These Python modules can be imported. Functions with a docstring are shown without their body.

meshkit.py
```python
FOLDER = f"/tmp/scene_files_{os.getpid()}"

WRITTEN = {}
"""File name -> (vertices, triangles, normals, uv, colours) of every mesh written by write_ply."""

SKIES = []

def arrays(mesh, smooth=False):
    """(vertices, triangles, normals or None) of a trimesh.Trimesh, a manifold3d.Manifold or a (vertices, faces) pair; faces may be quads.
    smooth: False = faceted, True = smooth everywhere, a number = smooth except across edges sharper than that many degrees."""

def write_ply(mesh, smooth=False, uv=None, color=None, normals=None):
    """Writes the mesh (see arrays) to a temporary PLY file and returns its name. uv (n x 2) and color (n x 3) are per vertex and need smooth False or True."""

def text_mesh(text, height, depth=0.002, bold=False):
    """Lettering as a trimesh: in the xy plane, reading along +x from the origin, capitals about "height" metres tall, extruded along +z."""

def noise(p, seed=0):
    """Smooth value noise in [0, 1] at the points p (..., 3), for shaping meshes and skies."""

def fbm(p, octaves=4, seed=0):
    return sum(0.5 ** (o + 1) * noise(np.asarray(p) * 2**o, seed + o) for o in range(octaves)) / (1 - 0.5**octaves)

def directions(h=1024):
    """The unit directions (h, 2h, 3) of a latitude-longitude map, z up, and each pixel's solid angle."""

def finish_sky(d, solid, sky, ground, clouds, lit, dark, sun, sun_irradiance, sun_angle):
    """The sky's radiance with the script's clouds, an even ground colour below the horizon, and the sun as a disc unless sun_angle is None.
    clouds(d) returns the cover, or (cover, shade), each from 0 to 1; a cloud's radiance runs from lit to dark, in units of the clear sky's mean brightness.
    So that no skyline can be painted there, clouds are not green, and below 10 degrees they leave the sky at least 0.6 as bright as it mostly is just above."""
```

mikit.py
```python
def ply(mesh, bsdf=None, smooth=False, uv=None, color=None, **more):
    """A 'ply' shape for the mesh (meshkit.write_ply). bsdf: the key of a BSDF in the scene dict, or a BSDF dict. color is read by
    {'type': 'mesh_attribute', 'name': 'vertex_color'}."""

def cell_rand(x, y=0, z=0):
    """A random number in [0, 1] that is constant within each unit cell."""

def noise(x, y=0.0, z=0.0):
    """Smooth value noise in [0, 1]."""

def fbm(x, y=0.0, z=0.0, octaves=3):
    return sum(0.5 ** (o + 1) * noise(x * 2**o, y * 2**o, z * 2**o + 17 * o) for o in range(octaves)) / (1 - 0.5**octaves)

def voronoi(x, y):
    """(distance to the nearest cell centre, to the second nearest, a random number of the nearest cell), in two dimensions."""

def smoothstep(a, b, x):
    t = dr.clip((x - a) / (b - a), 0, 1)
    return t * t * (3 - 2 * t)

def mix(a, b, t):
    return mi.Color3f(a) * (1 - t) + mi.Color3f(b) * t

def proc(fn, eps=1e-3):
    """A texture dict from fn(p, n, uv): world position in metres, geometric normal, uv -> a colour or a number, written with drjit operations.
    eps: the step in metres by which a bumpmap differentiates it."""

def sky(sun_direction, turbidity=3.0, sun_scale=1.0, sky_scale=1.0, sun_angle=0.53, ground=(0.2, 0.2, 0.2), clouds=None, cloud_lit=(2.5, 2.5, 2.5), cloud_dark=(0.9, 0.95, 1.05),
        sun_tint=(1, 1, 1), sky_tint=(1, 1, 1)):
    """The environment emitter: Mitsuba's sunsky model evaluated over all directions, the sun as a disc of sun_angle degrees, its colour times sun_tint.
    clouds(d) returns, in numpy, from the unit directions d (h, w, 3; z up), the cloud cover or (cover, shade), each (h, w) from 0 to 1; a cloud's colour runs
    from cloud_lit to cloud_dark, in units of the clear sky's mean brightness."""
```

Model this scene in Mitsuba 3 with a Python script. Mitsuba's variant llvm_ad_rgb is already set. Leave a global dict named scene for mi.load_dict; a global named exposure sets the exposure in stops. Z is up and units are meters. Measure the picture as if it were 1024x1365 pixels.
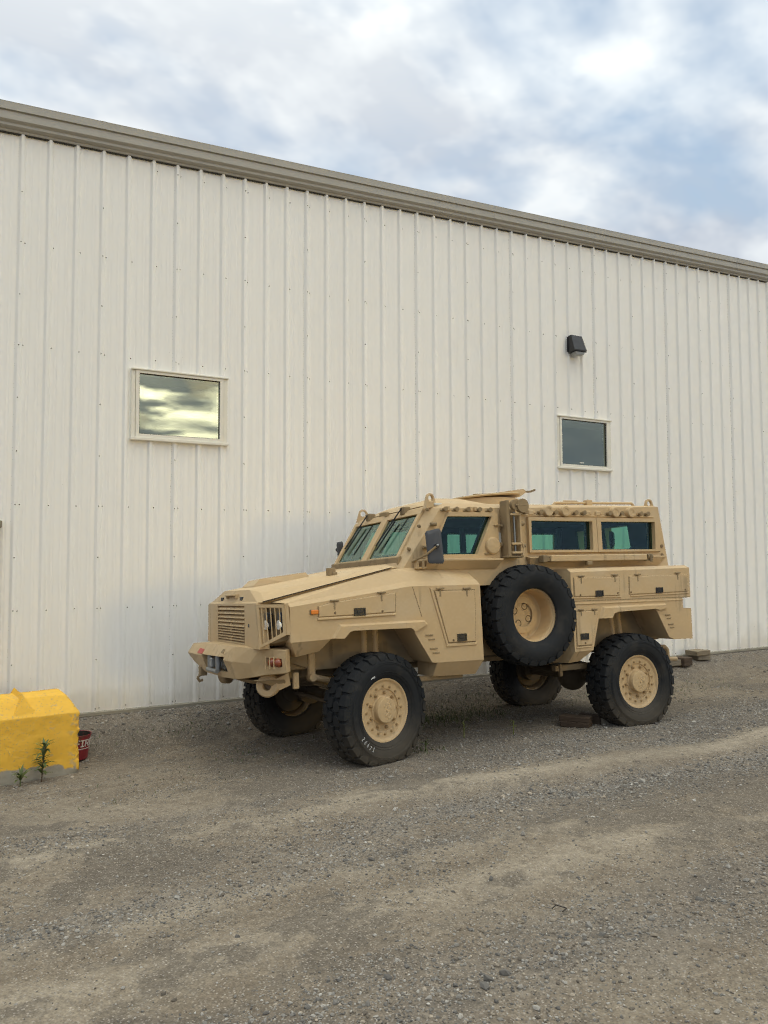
import math, random
import numpy as np, trimesh, drjit as dr, mitsuba as mi
import manifold3d as m3
import mikit, meshkit
from shapely.geometry import Polygon

T = mi.ScalarTransform4f
scene, labels = {}, {}

# ------------------------------------------------------------------ camera, sky, exposure
CAM = np.array([0.0, -9.895, 1.846])
FWD = np.array([0.4892223586, 0.8703596717, 0.0559957649])
UP = np.array([-0.0234813869, -0.0510360420, 0.9984207264])
scene['camera'] = {'type': 'perspective', 'fov': 52.642, 'fov_axis': 'x', 'near_clip': 0.05, 'far_clip': 3000.0,
                   'to_world': T().look_at(origin=CAM.tolist(), target=(CAM + FWD).tolist(), up=UP.tolist())}

SUN = np.array([0.34, -0.94, 0.060]); SUN /= np.linalg.norm(SUN)     # the sun going down under the clouds, behind the camera

BREAK = np.array([0.225, -0.965, 0.150]); BREAK /= np.linalg.norm(BREAK)   # lit rifts in the cloud above it, which the left window mirrors


def clouds(d):
    z = np.maximum(d[..., 2], 0.0)
    q = d[..., :2] / (z[..., None] + 0.25)
    p = np.stack([q[..., 0], q[..., 1], z * 0], -1)
    warp = meshkit.fbm(p * 1.3 + 7.3, 4, 5)[..., None] - 0.5
    a = meshkit.fbm(p * np.array([2.1, 3.0, 1]) + warp * 0.9 + 3.1, 6, 11)
    b = meshkit.fbm(p * np.array([3.8, 5.0, 1]) + warp * 1.1 + 9.7, 7, 23)
    e = meshkit.fbm(p * np.array([9.0, 12.0, 1]) + warp * 1.5 + 1.7, 5, 29)
    t = np.clip((0.58 * b + 0.42 * e - 0.39) * 5.0, 0, 1)               # lit bellies against dark bases
    cover = np.clip(0.64 + 3.2 * (a - 0.44) + 0.34 * t, 0.18, 1.0)
    high = np.clip((z - 0.12) / 0.26, 0, 1); high = high * high * (3 - 2 * high)   # heavy cloud low down, thinner above
    near = np.exp(-(np.clip(1 - d @ BREAK, 0, 2) / 0.014) ** 2)
    streak = meshkit.fbm(np.stack([d[..., 0] * 9, d[..., 1] * 4, d[..., 2] * 34], -1) + warp * 2.2 + 4.2, 6, 62)
    streak = np.clip((streak - 0.500) * 13, 0, 1)
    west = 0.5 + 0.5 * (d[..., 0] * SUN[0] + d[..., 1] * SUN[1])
    light = (0.013 + 0.024 * t + 0.150 * z ** 3) * (0.14 + 0.86 * high) * (1 + 0.7 * west ** 2) + near * (0.004 + 0.26 * streak * np.clip(0.15 + 2.2 * (e - 0.30), 0.1, 1.2))  # unseen cloud overhead and towards the sun brightened to light the wall
    cover = np.maximum(cover, 1 - high)
    return cover, np.clip(1 - light, 0, 1)


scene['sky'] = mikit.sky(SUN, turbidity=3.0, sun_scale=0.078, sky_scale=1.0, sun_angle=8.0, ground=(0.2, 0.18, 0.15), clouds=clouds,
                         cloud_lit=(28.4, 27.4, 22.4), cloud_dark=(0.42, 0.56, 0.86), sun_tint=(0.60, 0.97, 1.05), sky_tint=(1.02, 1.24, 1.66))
exposure = 3.84

# ------------------------------------------------------------------ materials
noise, fbm, smoothstep, mix = mikit.noise, mikit.fbm, mikit.smoothstep, mikit.mix


def rgb(*c):
    return {'type': 'rgb', 'value': list(c)}


def principled(name, color, rough=0.5, metallic=0.0, spec=0.5, two=True, bump=None, **kw):
    b = {'type': 'principled', 'base_color': color if isinstance(color, dict) else rgb(*color), 'roughness': rough, 'metallic': metallic, 'specular': spec, **kw}
    if bump:
        b = {'type': 'bumpmap', 'arbitrary': bump[0], 'scale': bump[1], 'bsdf': b}
    scene['mat_' + name] = {'type': 'twosided', 'bsdf': b} if two else b


def dusty(c, d, k=0.42, s=3.0):
    def fn(p, n, uv):
        a = fbm(p.x * s, p.y * s, p.z * s, 4)
        f = fbm(p.x * 40, p.y * 40, p.z * 40, 2)
        up = dr.clip(n.z, 0, 1)
        w = smoothstep(0.42, 0.75, a) * k + smoothstep(0.5, 0.8, f) * k * 0.25 + up * 0.12
        run = smoothstep(0.60, 0.80, fbm(p.x * 16, p.y * 16, p.z * 1.1, 3)) * smoothstep(0.40, 0.65, a)
        mud = smoothstep(1.15, 0.15, p.z + (a - 0.5) * 0.9) * 0.40
        return mix(mix(c, d, w), (0.30, 0.235, 0.155), mud) * (0.97 + 0.06 * f) * (1 - 0.30 * run)
    return mikit.proc(fn)


TAN, DUST = (0.488, 0.350, 0.190), (0.50, 0.40, 0.265)
principled('tan_paint', dusty(TAN, DUST), 0.52, spec=0.35, bump=(mikit.proc(lambda p, n, uv: fbm(p.x * 5, p.y * 5, p.z * 5, 2) * 0.003, 1e-2), 1.0))
principled('tan_dark_dirty', dusty((0.27, 0.195, 0.108), (0.16, 0.125, 0.08), 0.5, 6.0), 0.7, spec=0.25)  # darker tan with dirt, also used for lid gap lines and hinge shadow
principled('rim_paint', dusty((0.56, 0.395, 0.205), (0.42, 0.31, 0.18), 0.3, 9.0), 0.5, spec=0.35)


def rubber_fn(p, n, uv):
    a = fbm(p.x * 7, p.y * 7, p.z * 7, 3)
    low = smoothstep(0.35, -0.25, p.z + (a - 0.5) * 0.35)
    return mix((0.0105, 0.0125, 0.0150), (0.085, 0.072, 0.054), dr.clip(low * 0.75 + smoothstep(0.50, 0.8, a) * 0.22, 0, 1))


principled('rubber', mikit.proc(rubber_fn), 0.72, spec=0.3)
principled('chassis', dusty((0.052, 0.041, 0.029), (0.085, 0.068, 0.048), 0.4, 5.0), 0.8, spec=0.2)
principled('black_plastic', (0.012, 0.012, 0.013), 0.45)
principled('mirror_grey', (0.062, 0.066, 0.075), 0.6)
principled('steel', (0.30, 0.31, 0.31), 0.42, metallic=0.7)
principled('nut_tan', (0.33, 0.225, 0.115), 0.6)
principled('seam_dark', (0.045, 0.032, 0.02), 0.8)
principled('bolt_brown', (0.17, 0.115, 0.06), 0.6)
principled('amber', (0.62, 0.17, 0.015), 0.4)
principled('lens_red', (0.22, 0.050, 0.018), 0.12, clearcoat=0.9)
principled('lens_clear', (0.78, 0.78, 0.74), 0.15, clearcoat=1.0)
principled('red_sticker', (0.42, 0.09, 0.07), 0.6)
principled('label_white', (0.52, 0.51, 0.46), 0.6)
principled('chalk', (0.55, 0.56, 0.56), 0.9)
principled('interior_dark', (0.022, 0.028, 0.026), 0.8)
principled('interior_grey', (0.10, 0.11, 0.10), 0.8)
scene['mat_armored_glass'] = {'type': 'thindielectric', 'int_ior': 1.5, 'specular_transmittance': rgb(0.42, 0.71, 0.61), 'specular_reflectance': rgb(0.62, 0.85, 0.78)}
scene['mat_front_glass'] = {'type': 'thindielectric', 'int_ior': 1.5, 'specular_transmittance': rgb(0.20, 0.40, 0.34), 'specular_reflectance': rgb(0.75, 1.0, 0.92)}
scene['mat_window_glass'] = {'type': 'blendbsdf', 'weight': 0.52,
                         'a': {'type': 'thindielectric', 'int_ior': 1.5, 'specular_transmittance': rgb(0.5, 0.55, 0.52)},
                         'b': {'type': 'twosided', 'bsdf': {'type': 'conductor', 'material': 'none', 'specular_reflectance': rgb(0.60, 0.61, 0.42)}}}  # yellow of the sunset sky put into the reflectance tint


def wall_fn(p, n, uv):
    panel = mikit.cell_rand(dr.floor((p.x - 0.62) / 0.9144), 3, 1)
    streak = fbm(p.x * 9, 2.0, p.z * 0.35, 3)
    low = smoothstep(0.55, 0.0, p.z + (fbm(p.x * 2.5, 3.0, p.z * 2.5, 4) - 0.35) * 0.9)
    c = mix((0.805, 0.80, 0.77), (0.79, 0.785, 0.752), streak) * (0.985 + 0.025 * panel)
    return mix(c, (0.52, 0.485, 0.415), low * 0.45)


principled('wall_paint', mikit.proc(wall_fn), 0.38, spec=0.5,
           bump=(mikit.proc(lambda p, n, uv: (fbm(p.x * 4, 1.0, p.z * 0.5, 2) * 0.0003 + fbm(p.x * 2.2, 5.0, p.z * 1.3, 2) * 0.0030), 5e-3), 1.0))
principled('rake_paint', mikit.proc(lambda p, n, uv: mix((0.375, 0.362, 0.325), (0.34, 0.328, 0.295), fbm(p.x * 3, p.z * 9, 0.0, 3))), 0.45)
principled('vinyl', (0.70, 0.68, 0.60), 0.4)
principled('screw_metal', (0.17, 0.16, 0.14), 0.5, metallic=0.3)
principled('gap_dark', (0.05, 0.047, 0.042), 0.8)
principled('foundation', mikit.proc(lambda p, n, uv: mix((0.30, 0.275, 0.22), (0.20, 0.185, 0.15), fbm(p.x * 6, p.z * 20, 0.0, 3))), 0.9)
principled('roof_metal', (0.45, 0.44, 0.42), 0.45, metallic=0.4)
principled('door_paint', (0.22, 0.195, 0.14), 0.5)
principled('lamp_black', (0.012, 0.012, 0.014), 0.4)
principled('lamp_lens', (0.25, 0.26, 0.26), 0.2, clearcoat=0.6)


def block_fn(p, n, uv):
    a = fbm(p.x * 3.2, p.y * 3.2, 3.0, 3)
    f = fbm(p.x * 30, p.y * 30, p.z * 30, 3)
    edge = -0.238 + 0.16 * (fbm(p.x * 5.5, 1.0, 2.0, 3) - 0.5) - 0.045 * smoothstep(0.98, 1.12, p.x)
    bare = smoothstep(0.012, -0.012, p.z - edge + (f - 0.5) * 0.05)
    chip = dr.maximum(smoothstep(0.72, 0.75, fbm(p.x * 22, p.y * 22 + 4, p.z * 34, 3)), smoothstep(0.17, 0.10, mikit.voronoi(p.x * 30 + p.y * 7, p.z * 30)[0]) * smoothstep(0.52, 0.62, fbm(p.x * 6, p.z * 6, 2.0, 2)))
    chip = dr.maximum(chip, smoothstep(0.56, 0.62, fbm(p.x * 24, p.y * 24, p.z * 24 + 5, 3)) * smoothstep(1.06, 1.17, p.x) * 1.2)
    paint = mix((0.76, 0.455, 0.058), (0.68, 0.395, 0.045), a) * (0.93 + 0.14 * f)
    bare_c = mix((0.25, 0.228, 0.18), (0.36, 0.335, 0.275), f)
    return mix(paint, bare_c, dr.clip(bare + chip * 0.45, 0, 1))


principled('block_paint', mikit.proc(block_fn), 0.6, spec=0.3,
           bump=(mikit.proc(lambda p, n, uv: fbm(p.x * 26, p.y * 26, p.z * 30, 4) * 0.005, 2e-3), 1.0))
principled('bucket_red', mikit.proc(lambda p, n, uv: mix((0.19, 0.018, 0.026), (0.12, 0.05, 0.04), smoothstep(0.55, 0.75, fbm(p.x * 18, p.y * 18, p.z * 18, 3)))), 0.4)
principled('bucket_inside', (0.02, 0.017, 0.016), 0.7)
principled('white_print', (0.50, 0.48, 0.46), 0.6)


def wood_mat(name, a, b):
    principled(name, mikit.proc(lambda p, n, uv: mix(a, b, fbm(p.x * 8, p.y * 8, p.z * 60, 4))), 0.85, spec=0.2,
               bump=(mikit.proc(lambda p, n, uv: fbm(p.x * 10, p.y * 10, p.z * 70, 3) * 0.006, 2e-3), 1.0))


wood_mat('wood_dark', (0.035, 0.025, 0.018), (0.10, 0.072, 0.052))
wood_mat('wood_grey', (0.13, 0.11, 0.085), (0.24, 0.21, 0.165))
wood_mat('wood_tan', (0.145, 0.118, 0.082), (0.25, 0.205, 0.145))
for nm, c in (('leaf_green', (0.085, 0.115, 0.035)), ('leaf_pale', (0.13, 0.15, 0.04)), ('grass_green', (0.07, 0.088, 0.03))):
    scene['mat_' + nm] = {'type': 'twosided', 'bsdf': {'type': 'principled', 'base_color': mikit.proc(lambda p, n, uv, c=c: mi.Color3f(c) * (0.65 + 0.7 * fbm(p.x * 25, p.y * 25, p.z * 25, 2))), 'roughness': 0.6}}
principled('stem_brown', (0.09, 0.06, 0.035), 0.8)
principled('twig', (0.025, 0.02, 0.016), 0.8)
principled('red_plastic', (0.55, 0.08, 0.06), 0.5)


# bands of gravel and dirt that the wheels have sorted along the wall (x along the wall, y towards it)
def bands(x, y, M):
    v = y + 4.1 + 0.05 * (x - 2.0) + 0.10 * M.sin(x * 1.1 + 0.6) + 0.05 * M.sin(x * 2.7 + y)
    g = lambda c, w: M.exp(-((v - c) / w) * ((v - c) / w))
    sig = lambda t: 0.5 + 0.5 * M.tanh(t * 0.5)
    right = sig((x - 2.2) * 1.6)
    pale = 1.15 * g(0.0, 0.19) * (0.75 + 0.25 * M.sin(x * 1.7 + 1.0)) + 0.75 * g(-2.0, 0.22) + 0.5 * g(-1.45 + 0.1 * M.sin(x), 0.12) + 0.35 * g(0.95, 0.4) * (1 - right)
    grey = g(-0.62, 0.30) * right + 0.55 * g(-1.15, 0.22) * (1 - 0.5 * right) + 0.9 * g(1.0, 0.62) * sig((x - 4.2) * 1.5) + 0.75 * sig((y + 0.62) * 9) + 0.6 * g(-2.9, 0.4) + 0.4 * g(0.45, 0.18)
    return v, pale, grey, right


def ground_z(x, y):
    x, y = np.asarray(x, float), np.asarray(y, float)
    yy, xx = np.clip(y, -11, -0.9), np.clip(x, -12, 30)
    z = 0.004424 * xx - 0.054073 * yy - 0.42077
    t = np.clip((y + 1.0) / 0.98, 0, 1)
    z = z * (1 - t * t * (3 - 2 * t)) + (-0.052) * t * t * (3 - 2 * t)
    v, pale, grey, right = bands(x, y, np)
    near = np.exp(-((y + 4.5) / 9.0) ** 2) * np.where(y > -0.05, 0, 1) * np.exp(-np.maximum(np.abs(x - 6) - 11, 0) / 6)
    P = np.stack([x, y, x * 0], -1)
    rough = (meshkit.fbm(P * 0.9, 3, 3) - 0.5) * 0.045 + (meshkit.fbm(P * np.array([2.6, 4.6, 1]), 3, 8) - 0.5) * 0.034 + (meshkit.fbm(P * 8, 4, 9) - 0.5) * 0.026
    under = np.exp(-((y + 2.05) / 1.9) ** 4) * np.exp(-((x - 5.6) / 4.0) ** 4)
    z = z + 0.050 * under
    z = z + near * (0.03 * pale - 0.028 * np.exp(-((v + 0.6) / 0.35) ** 2) + rough * (1 - 0.55 * under) * np.clip(-y / 0.4, 0, 1))
    return z - 0.45 * np.clip((np.abs(y + 5) - 30) / 200, 0, 1)


def ground_fn(p, n, uv):
    v, pale, grey, right = bands(p.x, p.y, dr)
    big = fbm(p.x * 0.8, p.y * 1.3, 0.0, 4)
    med = fbm(p.x * 3.1, p.y * 4.5, 5.0, 5)
    small = fbm(p.x * 11, p.y * 15, 7.0, 4)
    fine = fbm(p.x * 42, p.y * 42, 1.0, 3)
    grit = noise(p.x * 150, p.y * 150, 2.0)
    c = mix((0.160, 0.136, 0.104), (0.215, 0.188, 0.146), smoothstep(0.34, 0.66, med * 0.55 + small * 0.45))
    c = mix(c, (0.30, 0.268, 0.212), dr.clip(pale * smoothstep(0.30, 0.62, med * 0.5 + small * 0.5 + 0.16), 0, 1) * 0.85)
    c = mix(c, (0.142, 0.138, 0.133), dr.clip(grey * (0.35 + 1.2 * (med - 0.3) + 0.5 * (big - 0.4)), 0, 1) * 0.9)
    c = mix(c, (0.108, 0.096, 0.080), smoothstep(0.47, 0.60, big * 0.45 + med * 0.35 + small * 0.2) * 0.75)
    d1, d2, w = mikit.voronoi(p.x * 62, p.y * 62)
    peb = smoothstep(0.36, 0.22, d1) * smoothstep(0.25, 0.6, w + (grey - 0.4) * 0.4)
    c = mix(c, mix((0.115, 0.112, 0.106), (0.38, 0.355, 0.315), w * w), peb * 0.75)
    return c * mi.Color3f(0.845, 0.815, 0.795) * (0.66 + 0.56 * fine + 0.50 * grit)


principled('ground_dirt', mikit.proc(ground_fn), 0.95, spec=0.15,
           bump=(mikit.proc(lambda p, n, uv: fbm(p.x * 26, p.y * 26, 0.0, 4) * 0.024 + dr.maximum(0.0, 0.34 - mikit.voronoi(p.x * 62, p.y * 62)[0]) * 0.014, 2e-3), 1.0))
principled('pebbles', {'type': 'mesh_attribute', 'name': 'vertex_color'}, 0.85, spec=0.25)

# ------------------------------------------------------------------ mesh helpers
TM = trimesh.Trimesh


def ply(mesh, mat, **kw):
    return mikit.ply(mesh, 'mat_' + mat, **kw)


def cat(ms):
    return trimesh.util.concatenate([m for m in ms])


def tri(man):
    m = man.to_mesh()
    return TM(m.vert_properties[:, :3], m.tri_verts, process=False)


def man(mesh):
    mesh = TM(mesh.vertices, mesh.faces, process=True)
    return m3.Manifold(m3.Mesh(np.asarray(mesh.vertices, np.float32), np.asarray(mesh.faces, np.uint32)))


def hull(pts):
    return trimesh.convex.convex_hull(np.asarray(pts, float))


def box(x0, x1, y0, y1, z0, z1, b=0.006):
    """A box with small chamfers that catch light."""
    b = min(b, (x1 - x0) / 3, (y1 - y0) / 3, (z1 - z0) / 3)
    P = []
    for x, sx in ((x0, 1), (x1, -1)):
        for y, sy in ((y0, 1), (y1, -1)):
            for z, sz in ((z0, 1), (z1, -1)):
                P += [(x + sx * b, y + sy * b, z), (x + sx * b, y, z + sz * b), (x, y + sy * b, z + sz * b)]
    return hull(P)


def cyl(p0, p1, r, n=16, r1=None):
    p0, p1 = np.array(p0, float), np.array(p1, float)
    d = p1 - p0; L = np.linalg.norm(d); d /= L
    a = np.cross(d, [0, 0, 1] if abs(d[2]) < 0.9 else [1, 0, 0]); a /= np.linalg.norm(a); b = np.cross(d, a)
    t = np.arange(n) * 2 * np.pi / n
    ring = np.cos(t)[:, None] * a + np.sin(t)[:, None] * b
    r1 = r if r1 is None else r1
    return hull(np.vstack([p0 + ring * r, p1 + ring * r1]))


def tube(pts, r, n=10):
    pts = [np.array(p, float) for p in pts]
    ms = [cyl(a, b, r, n) for a, b in zip(pts[:-1], pts[1:])]
    for p in pts[1:-1]:
        s = trimesh.creation.icosphere(1, r * 1.0); s.apply_translation(p); ms.append(s)
    return cat(ms)


def lathe(profile, axis='y', n=48, closed=False):
    """Revolve (radius, height) pairs; axis y has its outward end at -y."""
    pr = np.array(profile, float)
    t = np.arange(n) * 2 * np.pi / n
    V = np.zeros((n, len(pr), 3))
    V[..., 0] = np.cos(t)[:, None] * pr[:, 0]; V[..., 2] = np.sin(t)[:, None] * pr[:, 0]; V[..., 1] = -pr[:, 1]
    k = len(pr); F = []
    for j in range(k - 1):
        i = np.arange(n); i2 = (i + 1) % n
        a, b, c, d = i * k + j, i2 * k + j, i2 * k + j + 1, i * k + j + 1
        F += [np.stack([a, b, c], 1), np.stack([a, c, d], 1)]
    m = TM(V.reshape(-1, 3), np.vstack(F), process=False)
    if axis == 'z':
        m.vertices = m.vertices[:, [0, 2, 1]] * [1, 1, -1]
    return m


def loft(polys, ys):
    """Solid through polygons (x, z) with equal vertex counts, at the given y."""
    n = len(polys[0]); V = []
    for P, y in zip(polys, ys):
        V += [(p[0], (y if len(p) < 3 else p[2]), p[1]) for p in P]
    F = []
    for k in range(len(ys) - 1):
        for i in range(n):
            a, b = k * n + i, k * n + (i + 1) % n
            F += [(a, b, b + n), (a, b + n, a + n)]
    cap = m3.triangulate([np.array([p[:2] for p in (polys[0] if m3_ccw(polys[0]) else polys[0][::-1])], float)])
    idx = lambda i: i if m3_ccw(polys[0]) else n - 1 - i
    for t in cap:
        F.append([idx(i) for i in t]); F.append([idx(i) + (len(ys) - 1) * n for i in t[::-1]])
    m = TM(np.array(V, float), np.array(F), process=False)
    trimesh.repair.fix_normals(m)
    return m


def m3_ccw(P):
    P = np.array([p[:2] for p in P]); Q = np.roll(P, -1, 0)
    return (P[:, 0] * Q[:, 1] - Q[:, 0] * P[:, 1]).sum() > 0


def prism(poly, y0, y1, holes=(), b=0.0):
    """Extrude an (x, z) polygon from y0 (near) to y1, with holes; b chamfers the near edge."""
    def ext(P, a, c):
        P = P if m3_ccw(P) else P[::-1]
        return m3.CrossSection([np.array(P, float)])
    cs = ext(poly, 0, 0)
    for h in holes:
        cs = cs - ext(h, 0, 0)
    out = m3.Manifold.extrude(cs, y1 - y0 - b).translate([0, 0, 0])
    m = tri(out)
    if b:
        inner = cs.offset(-b, m3.JoinType.Miter, 2.0)
        top = [tri(m3.Manifold.extrude(inner, 1e-4))]
        # chamfer: hull only for convex outlines without holes
        if not holes and len(poly) <= 6:
            a = np.array(cs.to_polygons()[0]); c = np.array(inner.to_polygons()[0])
            h = y1 - y0
            m = hull(np.vstack([np.c_[a, a[:, 0] * 0], np.c_[a, a[:, 0] * 0 + h - b], np.c_[c, c[:, 0] * 0 + h]]))
            v = m.vertices; m.vertices = np.stack([v[:, 0], y1 - v[:, 2], v[:, 1]], 1)
            trimesh.repair.fix_normals(m)
            return m
    v = np.array(m.vertices)
    m = TM(np.stack([v[:, 0], y1 - v[:, 2], v[:, 1]], 1), m.faces, process=False)
    trimesh.repair.fix_normals(m)
    return m


def fl(m, w=2.34):
    """Mirror across the truck's middle."""
    return TM(np.array(m.vertices) * [1, -1, 1] + [0, w, 0], np.array(m.faces)[:, ::-1], process=False)


def moved(m, off=(0, 0, 0), rot=None):
    m = TM(np.array(m.vertices), np.array(m.faces), process=False)
    if rot is not None:
        m.vertices = np.array(m.vertices) @ np.array(rot).T
    m.vertices = np.array(m.vertices) + np.array(off)
    return m


def rotz(a):
    c, s = math.cos(a), math.sin(a)
    return np.array([[c, -s, 0], [s, c, 0], [0, 0, 1.0]])


def roty(a):
    c, s = math.cos(a), math.sin(a)
    return np.array([[c, 0, s], [0, 1, 0], [-s, 0, c]])


def rotx(a):
    c, s = math.cos(a), math.sin(a)
    return np.array([[1, 0, 0], [0, c, -s], [0, s, c]])


USED = {}


def key_for(base):
    n = USED.get(base, -1) + 1
    USED[base] = n
    return base if n == 0 else f'{base}_{n:03d}'


def put(name, mesh, mat, parent=None, smooth=30, place=None, label=None, cat=None, group=None, kind=None):
    key = key_for((parent + '__' if parent else '') + name)
    d = mesh if isinstance(mesh, dict) else ply(mesh, mat, smooth=smooth)
    if place is not None:
        d = {**d, 'to_world': place}
    scene[key] = d
    tag(key, label, cat, group, kind)
    return key


def tag(key, label=None, cat=None, group=None, kind=None):
    e = {k: v for k, v in (('label', label), ('category', cat), ('group', group), ('kind', kind)) if v}
    if e:
        labels[key] = e
    return key


# ------------------------------------------------------------------ ground
def spread(a, b, step, far, ratio=1.35):
    mid = np.arange(a, b + 1e-6, step); up, s, x = [], step, b
    while x < far:
        s *= ratio; x += s; up.append(x)
    lo, s, x = [], step, a
    while x > -far:
        s *= ratio; x -= s; lo.append(x)
    return np.concatenate([lo[::-1], mid, up])


gx, gy = spread(-1.0, 15.0, 0.035, 900), spread(-8.6, 0.1, 0.035, 900)
X, Y = np.meshgrid(gx, gy, indexing='ij')
GV = np.stack([X, Y, ground_z(X, Y)], -1).reshape(-1, 3)
ni, nj = X.shape
ii, jj = np.meshgrid(np.arange(ni - 1), np.arange(nj - 1), indexing='ij')
a = (ii * nj + jj).ravel()
GF = np.vstack([np.stack([a, a + nj, a + nj + 1], 1), np.stack([a, a + nj + 1, a + 1], 1)])
put('ground', TM(GV, GF, process=False), 'ground_dirt', smooth=True, kind='structure', label='yard of packed dirt and gravel with wheel tracks')


def make_gravel():
    rng = np.random.default_rng(5)
    N = 620000
    # denser near the camera, where the stones show
    x = rng.uniform(-0.6, 15.0, N); y = rng.uniform(-8.2, -0.03, N)
    dist = np.hypot(x, y + 9.895)
    fx = (x * FWD[1] - (y + 9.895) * FWD[0]) / (x * FWD[0] + (y + 9.895) * FWD[1])
    v, pale, grey, right = bands(x, y, np)
    clump = meshkit.fbm(np.stack([x * 1.3, y * 2.2, x * 0], -1), 4, 31)
    dens = np.clip(0.26 + 0.70 * grey - 0.4 * pale + 1.6 * (clump - 0.47), 0.05, 1.0)
    keep = (rng.random(N) < dens * 0.75) & (np.abs(fx) < 0.62) & (dist > 1.6)
    x, y, dist, grey = x[keep], y[keep], dist[keep], grey[keep]
    n = len(x)
    size = np.exp(rng.normal(-5.16, 0.44, n)) * (0.8 + 0.35 * np.clip(grey, 0, 1))
    big = rng.random(n) < 0.007
    size[big] *= rng.uniform(1.8, 3.2, big.sum())
    size = np.clip(size, 0.0034, 0.034)
    cut = (size > 0.0011 * dist * 0.62)
    x, y, size = x[cut], y[cut], size[cut]
    n = len(x)
    print('stones', n)
    base = trimesh.creation.icosahedron()
    bv = np.array(base.vertices); bv /= np.linalg.norm(bv, axis=1, keepdims=True)
    V = bv[None] * rng.uniform(0.62, 1.15, (n, 12, 1)) * rng.uniform(0.55, 1.2, (n, 1, 3)) * [1, 1, 0.72]
    ang = rng.uniform(0, 2 * np.pi, n)
    c, s = np.cos(ang), np.sin(ang)
    V = np.stack([V[..., 0] * c[:, None] - V[..., 1] * s[:, None], V[..., 0] * s[:, None] + V[..., 1] * c[:, None], V[..., 2]], -1) * size[:, None, None]
    V += np.stack([x, y, ground_z(x, y) + size * 0.18], -1)[:, None]
    F = (np.array(base.faces)[None] + (np.arange(n) * 12)[:, None, None]).reshape(-1, 3)
    tone = rng.random(n) ** 1.6
    col = np.array([0.110, 0.104, 0.096]) * (1 - tone[:, None]) + np.array([0.36, 0.34, 0.305]) * tone[:, None]
    warm = rng.random(n)[:, None]
    col = col * (1 - 0.35 * (warm > 0.72) * np.array([0.0, 0.25, 0.55]))
    pal = rng.random(n) < 0.015
    col[pal] = [0.44, 0.42, 0.38]
    return TM(V.reshape(-1, 3), F, process=False), np.repeat(col, 12, 0)


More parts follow.
